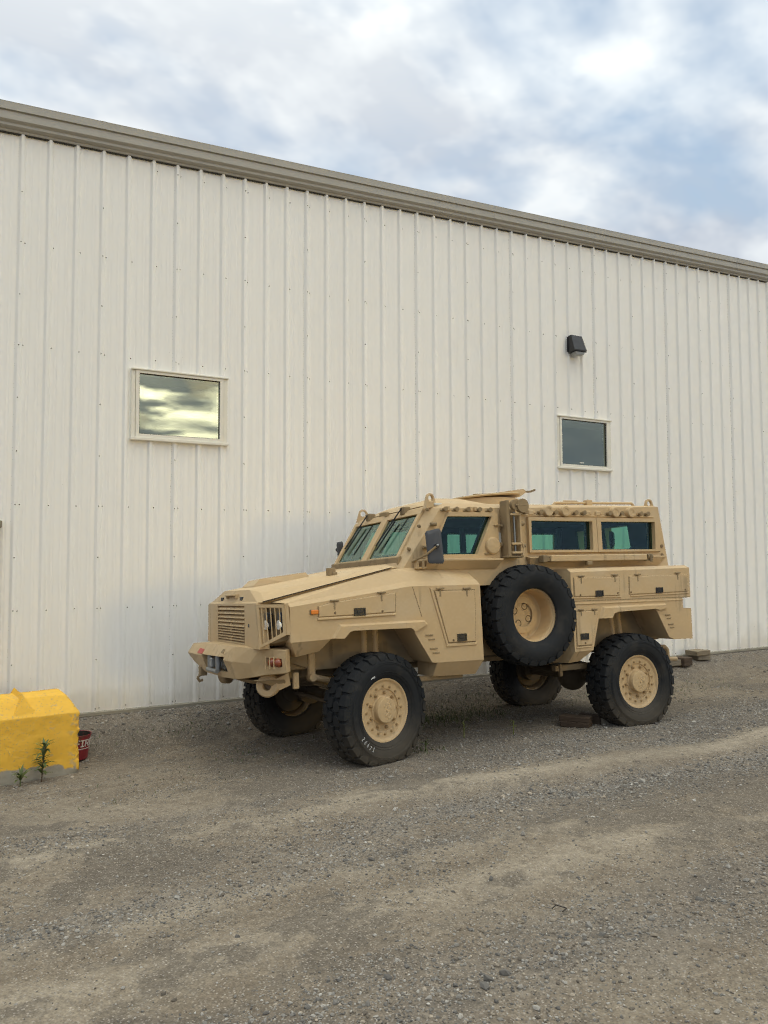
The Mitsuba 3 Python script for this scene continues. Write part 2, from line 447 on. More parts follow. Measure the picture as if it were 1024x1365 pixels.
gm, gc = make_gravel()
scene['gravel'] = ply(gm, 'pebbles', smooth=False, color=gc)
tag('gravel', 'loose grey and tan gravel stones scattered over the yard', 'gravel', kind='stuff')

# ------------------------------------------------------------------ the building
B = 'metal_building'
tag(B, 'long white ribbed metal building with a taupe roof trim filling the background', 'building')
X0, PITCH, PW = 0.668, 0.3048, 0.9144
HT = lambda x: 6.822 + 0.045 * np.minimum(x, 39.0 - x)
WINS = [(1.945, 3.178, 3.297, 4.195), (8.885, 10.120, 3.297, 4.195)]
DOOR = (-0.62, 0.40, -0.05, 2.10)
WX0, WX1 = X0 - PW * 5 - 0.04, X0 + PW * 42 - 0.04


def profile_y(x):
    """Depth of the ribbed sheet: ribs every 0.3048 m, two low stiffening ribs between."""
    u = (x - X0 + PITCH / 2) % PITCH - PITCH / 2
    a = abs(u)
    if a <= 0.014: return -0.034
    if a < 0.041: return -0.034 * (0.041 - a) / 0.027
    for c in (0.085, 0.118):
        if abs(a - c) < 0.012: return -0.0035 * (1 - abs(a - c) / 0.012)
    return 0.0


def wall_panel(xa, xb):
    xs = {xa, xb}
    k0 = int(math.floor((xa - X0) / PITCH)) - 1
    for k in range(k0, k0 + 7):
        for u in (-0.13, -0.118, -0.106, -0.097, -0.085, -0.073, -0.041, -0.014, 0.014, 0.041, 0.073, 0.085, 0.097, 0.106, 0.118, 0.13):
            xs.add(X0 + k * PITCH + u)
    openings = [(w[0] + 0.045, w[1] - 0.045, w[2] + 0.03, w[3] - 0.03) for w in WINS] + [(DOOR[0], DOOR[1], -0.1, DOOR[3])]
    for w in openings:
        xs |= {w[0], w[1]}
    xs = sorted(x for x in xs if xa - 1e-9 <= x <= xb + 1e-9)
    V, F = [], []
    for x0, x1 in zip(xs[:-1], xs[1:]):
        if x1 - x0 < 1e-6: continue
        m = (x0 + x1) / 2; zz = [(0.0, None)]
        for w in openings:
            if w[0] < m < w[1]: zz = [(0.0, w[2]), (w[3], None)] if w[2] > 0 else [(w[3], None)]
        for z0, z1 in zz:
            n = len(V)
            for x in (x0, x1):
                y = profile_y(x)
                V += [(x, y, z0), (x, y, HT(x) + 0.02 if z1 is None else z1)]
            F += [(n, n + 2, n + 3), (n, n + 3, n + 1)]
    return TM(np.array(V), np.array(F), process=False)


k = 0
while WX0 + (k + 1) * PW <= WX1 + 1e-6:
    xa = WX0 + k * PW
    p = wall_panel(xa, xa + PW)
    p.vertices = np.array(p.vertices) + [0, -.0018 * (k % 2), 0]
    p.merge_vertices()
    put('wall_panel', p, 'wall_paint', B, smooth=25)
    k += 1


def screws():
    ms, unit = [], cyl((0, 0, 0), (0, -0.006, 0), 0.0085, 8, 0.006)
    rng = random.Random(3)
    rows = [0.035, 1.227, 2.457, 4.325, 5.55, 6.79]
    nr = int((WX1 - WX0) / PITCH)
    for i in range(-14, 60):
        x = X0 + i * PITCH
        for z in rows:
            if z > HT(x) - 0.12: continue
            for dx in ((0.052,) if i % 3 else (0.046, 0.0)):
                if any(w[0] - .02 < x + dx < w[1] + .02 and w[2] < z < w[3] for w in WINS) or (DOOR[0] - .1 < x + dx < DOOR[1] + .1 and z < DOOR[3] + .1): continue
                ms.append(moved(unit, (x + dx, -0.0345 if dx == 0 else 0.0, z + rng.uniform(-.006, .006))))
        if i % 3 == 0:
            for z in (0.62, 1.84, 3.07, 3.70, 4.92, 6.15, 7.1):
                if z < HT(x) - 0.1 and not any(w[0] < x < w[1] and w[2] - .1 < z < w[3] + .1 for w in WINS) and not (DOOR[0] - .1 < x < DOOR[1] + .1 and z < DOOR[3] + .1):
                    ms.append(moved(unit, (x, -0.0345, z)))
    return cat(ms)


put('panel_screws', screws(), 'screw_metal', B, kind='stuff', smooth=False)


def sweep_x(prof, xa, xb, zf):
    """A (y, z) outline run along x, following zf(x)."""
    P = np.array(prof, float)
    n = len(P); V = []
    for x in (xa, xb):
        V += [(x, p[0], p[1] + zf(x)) for p in P]
    F = []
    for i in range(n):
        j = (i + 1) % n
        F += [(i, j, j + n), (i, j + n, i + n)]
    m = TM(np.array(V), np.array(F), process=False)
    cap = m3.triangulate([P if m3_ccw(P) else P[::-1]])
    idx = (lambda i: i) if m3_ccw(P) else (lambda i: n - 1 - i)
    m.faces = np.vstack([m.faces, [[idx(i) for i in t] for t in cap], [[idx(i) + n for i in t[::-1]] for t in cap]])
    trimesh.repair.fix_normals(m)
    return m


RAKE = [(0.05, -0.005), (-0.040, -0.012), (-0.046, -0.004), (-0.046, 0.022), (-0.085, 0.034), (-0.098, 0.044), (-0.098, 0.078), (-0.126, 0.100), (-0.132, 0.108),
        (-0.132, 0.205), (-0.124, 0.212), (-0.124, 0.222), (-0.150, 0.226), (-0.150, 0.312), (-0.154, 0.330), (-0.140, 0.336), (0.05, 0.342)]
RAKE = [(y, z * 0.895) for y, z in RAKE]
cuts = [-4.0, 1.566, 7.581, 13.6, 19.5]
for xa, xb in zip(cuts[:-1], cuts[1:]):
    put('rake_trim', sweep_x(RAKE, xa + 0.0015, xb - 0.0015, HT), 'rake_paint', B, smooth=20)
    if xa > 0:
        put('trim_joint', sweep_x([(y - 0.0035 if y < 0 else y, z + (0.003 if z > 0.3 else -0.003 if z < 0 else 0)) for y, z in RAKE], xa - 0.03, xa + 0.012, HT), 'rake_paint', B, smooth=20)
put('rake_trim', sweep_x(RAKE, 19.5, 39.0, HT), 'rake_paint', B, smooth=20)
for xa, xb in ((-4.0, 19.5), (19.5, 39.0)):
    put('shadow_strip', sweep_x([(0.02, -0.022), (-0.030, -0.022), (-0.030, -0.0125), (0.02, -0.0125)], xa, xb, HT), 'gap_dark', B, smooth=False)  # dark strip drawn for the shadow line under the rake trim
put('base_trim', box(DOOR[1] + .06, WX1, -0.046, 0.10, -0.045, -0.003, 0.004), 'foundation', B, smooth=False)
put('base_trim', box(WX0, DOOR[0] - .06, -0.046, 0.10, -0.045, -0.003, 0.004), 'foundation', B, smooth=False)
put('foundation', box(WX0, WX1, -0.02, 0.18, -0.6, -0.046, 0.004), 'foundation', B, smooth=False)
# side walls, back wall and the two roof slopes
for x in (WX0, WX1):
    put('side_wall', box(x - 0.05 if x > 0 else x, x if x > 0 else x + 0.05, 0.06, 24.0, -0.1, HT(x), 0.004), 'wall_paint', B, smooth=False)
put('back_wall', loft([[(WX0, -0.1), (WX1, -0.1), (WX1, HT(WX1)), (19.5, HT(19.5)), (WX0, HT(WX0))]] * 2, [23.9, 24.0]), 'wall_paint', B, smooth=False)
put('roof', loft([[(WX0 - .1, HT(WX0 - .1) + .30), (19.5, HT(19.5) + .30), (WX1 + .1, HT(WX1 + .1) + .30), (WX1 + .1, HT(WX1 + .1) + .05), (19.5, HT(19.5) + .05), (WX0 - .1, HT(WX0 - .1) + .05)]] * 2, [0.052, 24.1]), 'roof_metal', B, smooth=False)
put('floor_slab', box(WX0 + .06, WX1 - .06, 0.19, 23.8, -0.2, 0.0, 0.004), 'gap_dark', B, smooth=False)
put('loft_floor', box(WX0 + .06, WX1 - .06, 0.25, 23.8, 2.95, 3.05, 0.004), 'gap_dark', B, smooth=False)
put('loft_ceiling', box(WX0 + .06, WX1 - .06, 0.25, 23.8, 4.9, 5.0, 0.004), 'gap_dark', B, smooth=False)
put('loft_partition', box(WX0 + .06, WX1 - .06, 4.0, 4.1, 3.06, 4.89, 0.004), 'gap_dark', B, smooth=False)

for i, (xa, xb, za, zb) in enumerate(WINS):
    gx0, gx1, gz0, gz1 = xa + 0.098, xb - 0.103, za + 0.078, zb - 0.053
    w = put('window', prism([(xa + .055, za + .035), (xb - .055, za + .035), (xb - .055, zb - .02), (xa + .055, zb - .02)], -0.050, 0.05,
                            holes=[[(gx0, gz0), (gx1, gz0), (gx1, gz1), (gx0, gz1)]]), 'vinyl', B, smooth=False,
            label='left window of the wall, reflecting yellow sunset clouds' if i == 0 else 'right window of the wall, reflecting dull grey cloud')
    put('pane', TM([(gx0 - .01, -0.012, gz0 - .01), (gx1 + .01, -0.012, gz0 - .01), (gx1 + .01, -0.012, gz1 + .01), (gx0 - .01, -0.012, gz1 + .01)], [(0, 1, 2), (0, 2, 3)], process=False), 'window_glass', w, smooth=False)
    for (p, q, r, s, dep) in ((xa, xa + .052, za + .03, zb - .02, -.040), (xb - .052, xb, za + .03, zb - .02, -.040), (xa - .004, xb + .01, zb - .018, zb + .003, -.066), (xa - .008, xb + .012, za - .004, za + .032, -.070)):
        put('trim', box(p, q, dep, 0.03, r, s, 0.004), 'vinyl', w, smooth=False)
    put('glazing_seal', prism([(gx0 - .002, gz0 - .002), (gx1 + .002, gz0 - .002), (gx1 + .002, gz1 + .002), (gx0 - .002, gz1 + .002)], -0.026, -0.014,
                              holes=[[(gx0 + .008, gz0 + .008), (gx1 - .008, gz0 + .008), (gx1 - .008, gz1 - .008), (gx0 + .008, gz1 - .008)]]), 'gap_dark', w, smooth=False)
    if i == 1:
        put('sticker', box(9.40, 9.50, -0.0155, -0.0130, gz0 + .035, gz0 + .055, 0.0005), 'label_white', w, smooth=False)
# the door at the left edge of the picture
dk = put('door', box(DOOR[0] + .06, DOOR[1] - .06, 0.0, 0.045, -0.045, DOOR[3] - .06, 0.004), 'door_paint', B, smooth=False, label='taupe door cut off by the left edge')
put('frame', box(DOOR[1] - .05, DOOR[1] + .115, -0.052, 0.06, -0.045, DOOR[3] + .08, 0.004), 'door_paint', dk, smooth=False)
put('frame', box(DOOR[0] - .10, DOOR[0] + .05, -0.052, 0.06, -0.045, DOOR[3] + .08, 0.004), 'door_paint', dk, smooth=False)
put('frame', box(DOOR[0] - .12, DOOR[1] + .135, -0.075, 0.06, DOOR[3] + .085, DOOR[3] + .165, 0.006), 'door_paint', dk, smooth=False)

# wall light
L = 'wall_light'
tag(L, 'black wedge shaped wall light above the right window', 'light')
lx0, lx1 = 9.155, 9.425
put('housing', hull([(lx0, -.05, 5.27), (lx1, -.05, 5.27), (lx0, -.05, 5.575), (lx1, -.05, 5.575), (lx0 + .015, -.11, 5.585), (lx1 - .015, -.11, 5.585), (lx0 - .005, -.205, 5.32), (lx1 + .005, -.205, 5.32), (lx0, -.202, 5.295), (lx1, -.202, 5.295)]), 'lamp_black', L, smooth=False)
put('back_plate', box(lx0 - .018, lx0 + .16, -.0495, -0.0315, 5.30, 5.56, .004), 'lamp_black', L, smooth=False)
put('lens', hull([(lx0 + .03, -.08, 5.269), (lx1 - .03, -.08, 5.269), (lx0 + .03, -.195, 5.284), (lx1 - .03, -.195, 5.284), (lx0 + .05, -.10, 5.235), (lx1 - .05, -.10, 5.235), (lx0 + .05, -.19, 5.245), (lx1 - .05, -.19, 5.245)]), 'lamp_lens', L, smooth=False)

# ------------------------------------------------------------------ the truck (its own axes: x from nose to tail, y away from us, z up)
VX = np.array([0.9991026741, -0.0418234175, 0.0066819426])
VY = np.array([0.0421227823, 0.9976650199, -0.0537603871])
VZ = np.array([-0.0044178972, 0.0539936085, 0.9985315080])
VO = np.array([3.83287114, -3.15249401, -0.2333458])
MT = np.eye(4); MT[:3, 0], MT[:3, 1], MT[:3, 2], MT[:3, 3] = VX, VY, VZ, VO
TW = T(MT)
K = 'armored_truck'
tag(K, 'sand tan armoured four wheel drive truck with a spare wheel on its side', 'truck')
SY = 2.34


def vp(name, mesh, mat='tan_paint', parent=K, smooth=25, label=None):
    return put(name, mesh, mat, parent, smooth, TW, label)


# --- lower body: fenders and rear lockers on both sides
fo = [(-.99, 1.604), (.318, 1.764), (1.168, 1.76), (1.175, .963), (.60, .973), (.541, .978), (.343, 1.300), (.322, 1.326), (.29, 1.339), (-.345, 1.347), (-.385, 1.335), (-.444, 1.275), (-.574, 1.282), (-.897, 1.272), (-.99, 1.271)]
fi = [(-1.0, 1.640), (.298, 1.815), (1.155, 1.812)] + fo[3:]
front_fender = loft([fo, fi, fi], [0.0, 0.045, 0.42])
ro = [(2.417, 1.864), (4.328, 1.883), (4.313, 1.516), (4.175, 1.511), (4.173, 1.387), (4.31, 1.379), (4.30, 1.003), (3.99, 1.013), (3.90, 1.045), (3.735, 1.352), (3.715, 1.382), (3.671, 1.392), (3.075, 1.383), (3.02, 1.365), (2.985, 1.315), (2.798, 1.319), (2.69, .965), (2.417, .96)]
ri = [(2.405, 1.907), (4.30, 1.918)] + ro[2:-1] + [(2.415, .96)]
rj = [(2.33, 1.907), (4.30, 1.918)] + ro[2:-1] + [(2.33, .96)]
rear_locker = loft([ro, ri, rj, rj], [0.0, 0.045, 0.22, 0.42])
step_box = hull([(.601, 0.003, .972), (1.174, 0.003, .962), (.601, .105, .824), (1.125, .105, .810), (.60, .42, .975), (1.175, .42, .965), (.601, .42, .824), (1.125, .42, .81)])
locker_base = hull([(2.418, .003, .959), (2.69, .003, .964), (2.33, .22, .959), (2.33, .42, .959), (2.69, .42, .96), (2.40, .11, .83), (2.56, .11, .84), (2.33, .42, .83), (2.56, .42, .84)])
nose_base = hull([(-.985, .003, 1.270), (-.578, .003, 1.281), (-.90, .11, 1.126), (-.66, .11, 1.164), (-.95, .42, 1.27), (-.578, .42, 1.28), (-.90, .42, 1.126), (-.66, .42, 1.164)])
flare_f = loft([[(-.555, 1.288), (-.475, 1.398), (.452, 1.397), (.48, 1.37), (.338, 1.303), (.318, 1.33), (.288, 1.344), (-.345, 1.352), (-.388, 1.340), (-.448, 1.279)],
                [(-.578, 1.285), (-.492, 1.420), (.462, 1.417), (.505, 1.379), (.343, 1.300), (.322, 1.326), (.29, 1.339), (-.345, 1.347), (-.385, 1.335), (-.444, 1.275)]], [-0.034, 0.002])
flare_r = loft([[(2.820, 1.322), (2.875, 1.436), (3.855, 1.437), (3.885, 1.405), (3.755, 1.380), (3.718, 1.387), (3.671, 1.397), (3.075, 1.388), (3.015, 1.370), (2.981, 1.319)],
                [(2.795, 1.319), (2.858, 1.458), (3.868, 1.458), (3.905, 1.412), (3.745, 1.370), (3.715, 1.382), (3.671, 1.392), (3.075, 1.383), (3.02, 1.365), (2.985, 1.315)]], [-0.034, 0.002])
for side in (0, 1):
    S = (lambda m: m) if side == 0 else fl
    f = vp('front_fender', S(front_fender))
    vp('wheel_arch_flare', S(flare_f), parent=f)
    vp('nose_base', S(nose_base), parent=f)
    vp('step_box', S(step_box), parent=f)
    r = vp('rear_locker', S(rear_locker))
    vp('wheel_arch_flare', S(flare_r), parent=r)
    vp('locker_base', S(locker_base), parent=r)
    if side == 0:
        NF, NR = f, r
vp('hull', loft([[(-.93, 1.55), (4.22, 1.86), (4.22, 1.0), (3.9, .96), (-.6, .96), (-.93, 1.08)]] * 2, [.421, 1.919]), 'tan_dark_dirty')
vp('hull_belly', hull([(-.3, .45, .955), (4.0, .45, .955), (-.3, 1.89, .955), (4.0, 1.89, .955), (-.1, .85, .87), (3.9, .85, .87), (-.1, 1.49, .87), (3.9, 1.49, .87)]), 'chassis')


# --- lids, hinges, latches and bolts on the near side
def hinge(x, z, parent, s=1.0):
    m = cat([cyl((x - .045 * s, -.016, z), (x + .045 * s, -.016, z), .009, 8), box(x - .010, x + .010, -.016, -.001, z - .085 * s, z - .004, .003)])
    vp('hinge', m, 'tan_dark_dirty', parent)  # hinge shadow put into the colour, darker than the body paint


def latch(x0, x1, z0, z1, parent):
    xm, zm = (x0 + x1) / 2, (z0 + z1) / 2
    m = cat([prism([(x0, z0), (x1, z0), (x1, z1), (x0, z1)], -.023, -.012, holes=[[(x0 + .012, z0 + .012), (x1 - .012, z0 + .012), (x1 - .012, z1 - .012), (x0 + .012, z1 - .012)]]),
             box(x0 + .006, x1 - .006, -.0175, -.0135, z0 + .006, z1 - .006, .001), box(xm - .03, xm + .03, -.022, -.017, zm - .012, zm + .014, .003)])
    vp('latch', m, 'black_plastic', parent)


def bolt(x, z, parent, r=.013, y=-.0):
    vp('bolt', cat([cyl((x, y - .014, z), (x, y, z), r, 8), cyl((x, y - .019, z), (x, y - .0145, z), r * .5, 6)]), 'bolt_brown', parent)


def lid(poly, parent, lip=True, name='hatch'):
    P = np.array(poly); c = P.mean(0)
    h = vp(name, prism(poly, -.013, .001, b=.004), parent=parent)
    Q = [tuple(q + (q - c) / np.abs(q - c).max() * .011) for q in P]
    vp('lid_gap', prism(Q, -.0022, .001), 'tan_dark_dirty', h, False)  # darker sheet added round the lid to draw its gap line
    return h


h = lid([(-.70, 1.50), (.128, 1.512), (.138, 1.705), (-.55, 1.632), (-.70, 1.60)], NF)
vp('drip_lip', prism([(-.715, 1.466), (.132, 1.478), (.132, 1.500), (-.715, 1.490)], -.017, .0, b=.006), parent=h)
hinge(-.537, 1.650, NF); hinge(-.023, 1.711, NF)
latch(-.333, -.208, 1.494, 1.568, NF)
bolt(-.533, 1.531, NF); bolt(-.019, 1.526, NF)
h = lid([(.742, 1.172), (1.075, 1.165), (1.092, 1.70), (.60, 1.705)], NF)
vp('drip_lip', hull([(.715, -.012, 1.130), (1.085, -.012, 1.128), (.715, -.012, 1.150), (1.085, -.012, 1.148), (.71, 0, 1.122), (1.09, 0, 1.12), (.71, 0, 1.158), (1.09, 0, 1.156)]), parent=h)
vp('drip_lip', prism([(.543, 1.738), (.575, 1.738), (.74, 1.155), (.715, 1.150)], -.012, .0, b=.004), parent=h)
hinge(.662, 1.731, NF); hinge(.990, 1.723, NF)
latch(.847, .961, 1.175, 1.252, NF)
bolt(.800, 1.19, NF)
vp('seam', prism([(.338, 1.760), (.342, 1.760), (.441, 1.449), (.437, 1.449)], -.003, .001), 'bolt_brown', NF)
for x, z in ((.520, 1.251), (.569, 1.112)):
    vp('step_slot', cat([box(x - .05, x + .04, -.012, .0, z, z + .016, .004), box(x - .02, x + .06, -.008, .0, z - .045, z - .03, .004)]), 'tan_dark_dirty', NF)
for poly, hs, lt, bs in (([(2.455, 1.585), (3.135, 1.580), (3.150, 1.795), (2.46, 1.80)], ((2.56, 1.816), (3.074, 1.82)), (2.76, 2.876, 1.574, 1.645), ((2.535, 1.600), (3.105, 1.605))),
                         ([(3.30, 1.583), (4.27, 1.592), (4.285, 1.80), (3.31, 1.795)], ((3.437, 1.817), (4.105, 1.822)), (3.717, 3.832, 1.586, 1.652), ((3.315, 1.607), (4.22, 1.612)))):
    h = lid(poly, NR)
    for x, z in hs: hinge(x, z, NR)
    latch(*lt, NR)
    for x, z in bs: bolt(x, z, NR)
vp('seam', prism([(2.42, 1.530), (4.315, 1.517), (4.315, 1.524), (2.42, 1.537)], -.004, .001), 'tan_dark_dirty', NR)
vp('drip_lip', prism([(2.43, 1.492), (4.18, 1.480), (4.18, 1.496), (2.43, 1.510)], -.010, .001, b=.004), parent=NR)
vp('drip_lip', prism([(2.44, 1.560), (3.16, 1.553), (3.16, 1.566), (2.44, 1.573)], -.012, .001, b=.004), parent=NR)
vp('drip_lip', prism([(3.31, 1.556), (4.29, 1.562), (4.29, 1.575), (3.31, 1.570)], -.012, .001, b=.004), parent=NR)
h = lid([(2.452, 1.03), (2.665, 1.03), (2.785, 1.410), (2.46, 1.412)], NR)
hinge(2.53, 1.432, NR, .8); hinge(2.73, 1.430, NR, .8)
latch(2.50, 2.617, 1.092, 1.163, NR)
bolt(2.565, 1.052, NR)
vp('drip_lip', prism([(2.44, .998), (2.655, 1.0), (2.655, 1.014), (2.44, 1.012)], -.012, .001, b=.004), parent=NR)
for x, z in ((3.90, 1.305), (3.945, 1.19)):
    vp('step_slot', cat([box(x - .05, x + .04, -.012, .0, z, z + .016, .004), box(x - .02, x + .05, -.008, .0, z - .04, z - .027, .004)]), 'tan_dark_dirty', NR)
vp('side_marker', cat([box(-.783, -.707, -.022, .0, 1.527, 1.568, .006)]), 'amber', NF, label='orange side marker lamp')
vp('lamp_base', box(-.792, -.765, -.014, .0, 1.522, 1.572, .004), 'bolt_brown', NF)

# --- hood
hood = hull([(-1.215, .29, 1.655), (-1.215, 2.05, 1.655), (-1.17, .215, 1.662), (-1.17, 2.125, 1.662), (.20, .155, 1.963), (.20, 2.185, 1.963),
             (-1.165, .70, 1.785), (-1.165, 1.64, 1.785), (-1.13, .45, 1.752), (-1.13, 1.89, 1.752), (.25, .40, 2.005), (.25, 1.94, 2.005), (.25, .16, 1.965), (.25, 2.18, 1.965), (-1.1, .3, 1.6), (-1.1, 2.04, 1.6), (.25, .2, 1.85), (.25, 2.14, 1.85)])
HK = vp('hood', hood, smooth=False)
vp('scoop', hull([(-1.0, 1.16, 1.72), (-1.0, 1.60, 1.72), (-.98, 1.16, 1.83), (-.98, 1.58, 1.82), (-.3, 1.16, 1.8), (-.3, 1.6, 1.8), (-.90, 1.17, 1.905), (-.90, 1.58, 1.89), (-.36, 1.2, 1.965), (-.36, 1.56, 1.96), (-.30, 1.2, 1.90), (-.30, 1.6, 1.90), (-.6, 1.16, 1.86), (-.6, 1.64, 1.86)]), parent=HK, smooth=False)
vp('side_strip', hull([(-1.01, .045, 1.640), (.298, .045, 1.815), (-1.10, .20, 1.655), (.16, .145, 1.945), (1.15, .05, 1.812), (.45, .19, 1.96), (1.15, .21, 1.90), (-1.01, .3, 1.60), (1.15, .3, 1.6), (.3, .3, 1.75)]), parent=NF, smooth=False)
vp('side_strip', fl(hull([(-1.01, .045, 1.640), (.298, .045, 1.815), (-1.10, .20, 1.655), (.16, .145, 1.945), (1.15, .05, 1.812), (.45, .19, 1.96), (1.15, .21, 1.90), (-1.01, .3, 1.60), (1.15, .3, 1.6), (.3, .3, 1.75)])), parent=f, smooth=False)
vp('hood_gap', hull([(-1.19, .186, 1.668), (-1.19, .21, 1.668), (.175, .128, 1.966), (.175, .15, 1.966), (-1.19, .186, 1.656), (-1.19, .21, 1.656), (.175, .128, 1.958), (.175, .15, 1.958)]), 'seam_dark', HK)
vp('hood_handle', cat([box(-1.235, -1.185, 1.02, 1.40, 1.728, 1.750, .005), box(-1.222, -1.18, 1.02, 1.05, 1.70, 1.74, .004), box(-1.222, -1.18, 1.37, 1.40, 1.70, 1.74, .004)]), parent=HK)
for y in (.87, 1.60):
    vp('hood_catch', box(-1.208, -1.185, y - .045, y + .045, 1.675, 1.715, .004), 'black_plastic', HK)
vp('hood_stop', cat([box(-.38, -.30, .48, .56, 1.90, 1.985, .006), box(-.34, -.29, .46, .52, 1.82, 1.94, .006)]), 'tan_dark_dirty', HK)

# --- grille housing with louvre slats, lamp guards and headlamps
GC = 1.17
gp = lambda y0, y1, z0, z1: [(y0, z0), (y1, z0), (y1, z1), (y0, z1)]


def face_x(poly, x0, x1, holes=()):
    """Extrude a (y, z) outline along x."""
    m = prism([(p[0], p[1]) for p in poly], x0, x1, holes)
    v = np.array(m.vertices)
    m = TM(v[:, [1, 0, 2]], np.array(m.faces)[:, ::-1], process=False)
    return m


GH = vp('grille', face_x([(.20, 1.215), (.60, 1.205), (1.74, 1.205), (2.14, 1.215), (2.07, 1.648), (.27, 1.648)], -1.235, -1.13, holes=[gp(.66, 1.68, 1.242, 1.625)]), smooth=False)
vp('grille_back', face_x(gp(.60, 1.74, 1.21, 1.64), -1.125, -1.10), 'black_plastic', GH)
SLATS = [(1.603 - .0425 * i, .034) for i in range(5)] + [(1.398 - .0285 * i, .021) for i in range(6)]
for z, hgt in SLATS:
    vp('slat', hull([(-1.240, y, z - hgt * q) for y in (.662, 1.678) for q in (.45, .62)] + [(-1.20, y, z + hgt * q) for y in (.662, 1.678) for q in (.50, .38)]), 'tan_paint', GH, False)
for z in (1.425, 1.37, 1.285):
    vp('slat_spacer', box(-1.232, -1.205, 1.155, 1.185, z - .02, z + .02, .003), 'tan_paint', GH)
vp('grille_hole', cyl((-1.237, .52, 1.43), (-1.22, .52, 1.43), .021, 12), 'black_plastic', GH)
vp('grille_cap', hull([(-1.235, .28, 1.649), (-1.235, 2.06, 1.649), (-1.20, .3, 1.668), (-1.20, 2.04, 1.668), (-1.1, .3, 1.668), (-1.1, 2.04, 1.668), (-1.1, .28, 1.649), (-1.1, 2.06, 1.649)]), parent=GH)


def quad_frame(A, B_, C_, D_, w, t):
    """A flat frame round the quad A B C D (corners in order), bars of width w and thickness t."""
    P = [np.array(q, float) for q in (A, B_, C_, D_)]
    n = np.cross(P[1] - P[0], P[3] - P[0]); n /= np.linalg.norm(n)
    c = sum(P) / 4; ms = []
    I = [q + (c - q) / np.linalg.norm(c - q) * w * 1.35 for q in P]
    for i in range(4):
        j = (i + 1) % 4
        ms.append(hull([q + s * n * t / 2 for q in (P[i], P[j], I[i], I[j]) for s in (-1, 1)]))
    return cat(ms), I, n


for side in (0, 1):
    S = (lambda m: m) if side == 0 else fl
    A, B_, C_, D_ = (-1.232, .262, 1.638), (-1.035, .022, 1.634), (-1.02, .020, 1.345), (-1.222, .205, 1.225)
    fr, I, n = quad_frame(A, B_, C_, D_, .030, .020)
    g = vp('lamp_guard', S(fr), 'tan_paint', K, False)
    for k in range(5):
        u = (k + .6) / 5.2
        a_, b_ = I[0] + (I[1] - I[0]) * u, I[3] + (I[2] - I[3]) * u
        vp('guard_bar', S(tube([a_ - [.004, 0, 0], b_ - [.004, 0, 0]], .0052, 6)), 'tan_paint', g)
    vp('lamp_box', S(hull([(-1.125, .30, 1.66), (-1.125, .30, 1.24), (-1.0, .06, 1.64), (-1.0, .06, 1.30), (-.95, .32, 1.66), (-.95, .32, 1.22), (-.93, .06, 1.64), (-.93, .06, 1.30)])), 'tan_dark_dirty', g, False)
    vp('guard_flange', S(hull([(-1.035, .018, 1.640), (-1.02, .016, 1.345), (-1.005, .004, 1.645), (-.985, .002, 1.345), (-1.03, .05, 1.640), (-1.015, .05, 1.345), (-1.0, .05, 1.645), (-.98, .05, 1.345)])), 'tan_paint', g, False)
    for (x, y) in ((-1.150, .215), (-1.060, .095)):
        hl = vp('headlight', S(box(x - .005, x + .05, y - .047, y + .047, 1.395, 1.558, .01)), 'black_plastic', g)
        vp('lens', S(cyl((x - .018, y, 1.440), (x + .012, y, 1.440), .046, 20)), 'lens_clear', hl)
        vp('lens', S(cyl((x - .012, y, 1.522), (x + .012, y, 1.522), .038, 16)), 'steel', hl)

# --- front bumper with winch, tow eye and lamps
SEC = [(0.0, (-1.045, 1.201), (-1.045, 1.110), (-1.040, .996)), (.31, (-1.19, 1.211), (-1.17, 1.106), (-1.15, .962)), (.42, (-1.25, 1.216), (-1.265, 1.072), (-1.22, .940)),
       (.62, (-1.34, 1.229), (-1.38, 1.085), (-1.33, .910)), (1.0, (-1.37, 1.229), (-1.44, 1.094), (-1.36, .900)), (1.70, (-1.37, 1.226), (-1.45, 1.097), (-1.37, .903)), (2.36, (-1.35, 1.19), (-1.42, 1.085), (-1.34, .970))]
bv, bf = [], []
for i, (y, t_, c_, b_) in enumerate(SEC):
    yb = .14 if i == 0 else y - .1 if i == 6 else y
    xb = -.95 if i == 0 else t_[0] + .26
    bv += [(xb, yb, t_[1] + .004), (t_[0], y, t_[1]), (c_[0], y, c_[1]), (b_[0], y, b_[1]), (xb, yb, b_[1] - .004)]
for i in range(6):
    for j in range(5):
        p_, q_ = i * 5 + j, i * 5 + (j + 1) % 5
        bf += [(p_, q_, q_ + 5), (p_, q_ + 5, p_ + 5)]
bf += [(0, 2, 1), (0, 3, 2), (0, 4, 3), (30, 31, 32), (30, 32, 33), (30, 33, 34)]
bumper_m = TM(np.array(bv), np.array(bf), process=False)
trimesh.repair.fix_normals(bumper_m)
pocket = man(hull([(-1.6, .83, .965), (-1.6, 1.58, .945), (-1.6, .83, 1.12), (-1.6, 1.58, 1.11), (-1.22, .83, .965), (-1.22, 1.58, .945), (-1.22, .83, 1.12), (-1.22, 1.58, 1.11)]))
lamp_pocket = man(hull([(-1.25, .05, 1.045), (-1.25, .05, 1.125), (-1.30, .27, 1.045), (-1.30, .27, 1.130), (-1.0, .05, 1.045), (-1.0, .05, 1.125), (-1.09, .27, 1.045), (-1.09, .27, 1.130)]))
BK = vp('bumper', tri(man(bumper_m) - pocket - lamp_pocket), 'tan_paint', K, False)
for y in (.10, .185):
    vp('marker_lamp', trimesh.creation.icosphere(2, .043).apply_translation((-1.040 - y * .40, y, 1.086)), 'lens_red', BK, label='dark orange marker lamp behind the bumper bars')
for k in range(3):
    y = .105 + k * .055
    x = -1.068 - y * .42
    vp('lamp_bar', tube([(x - .012, y, 1.03), (x - .012, y, 1.142)], .006, 6), 'tan_paint', BK)
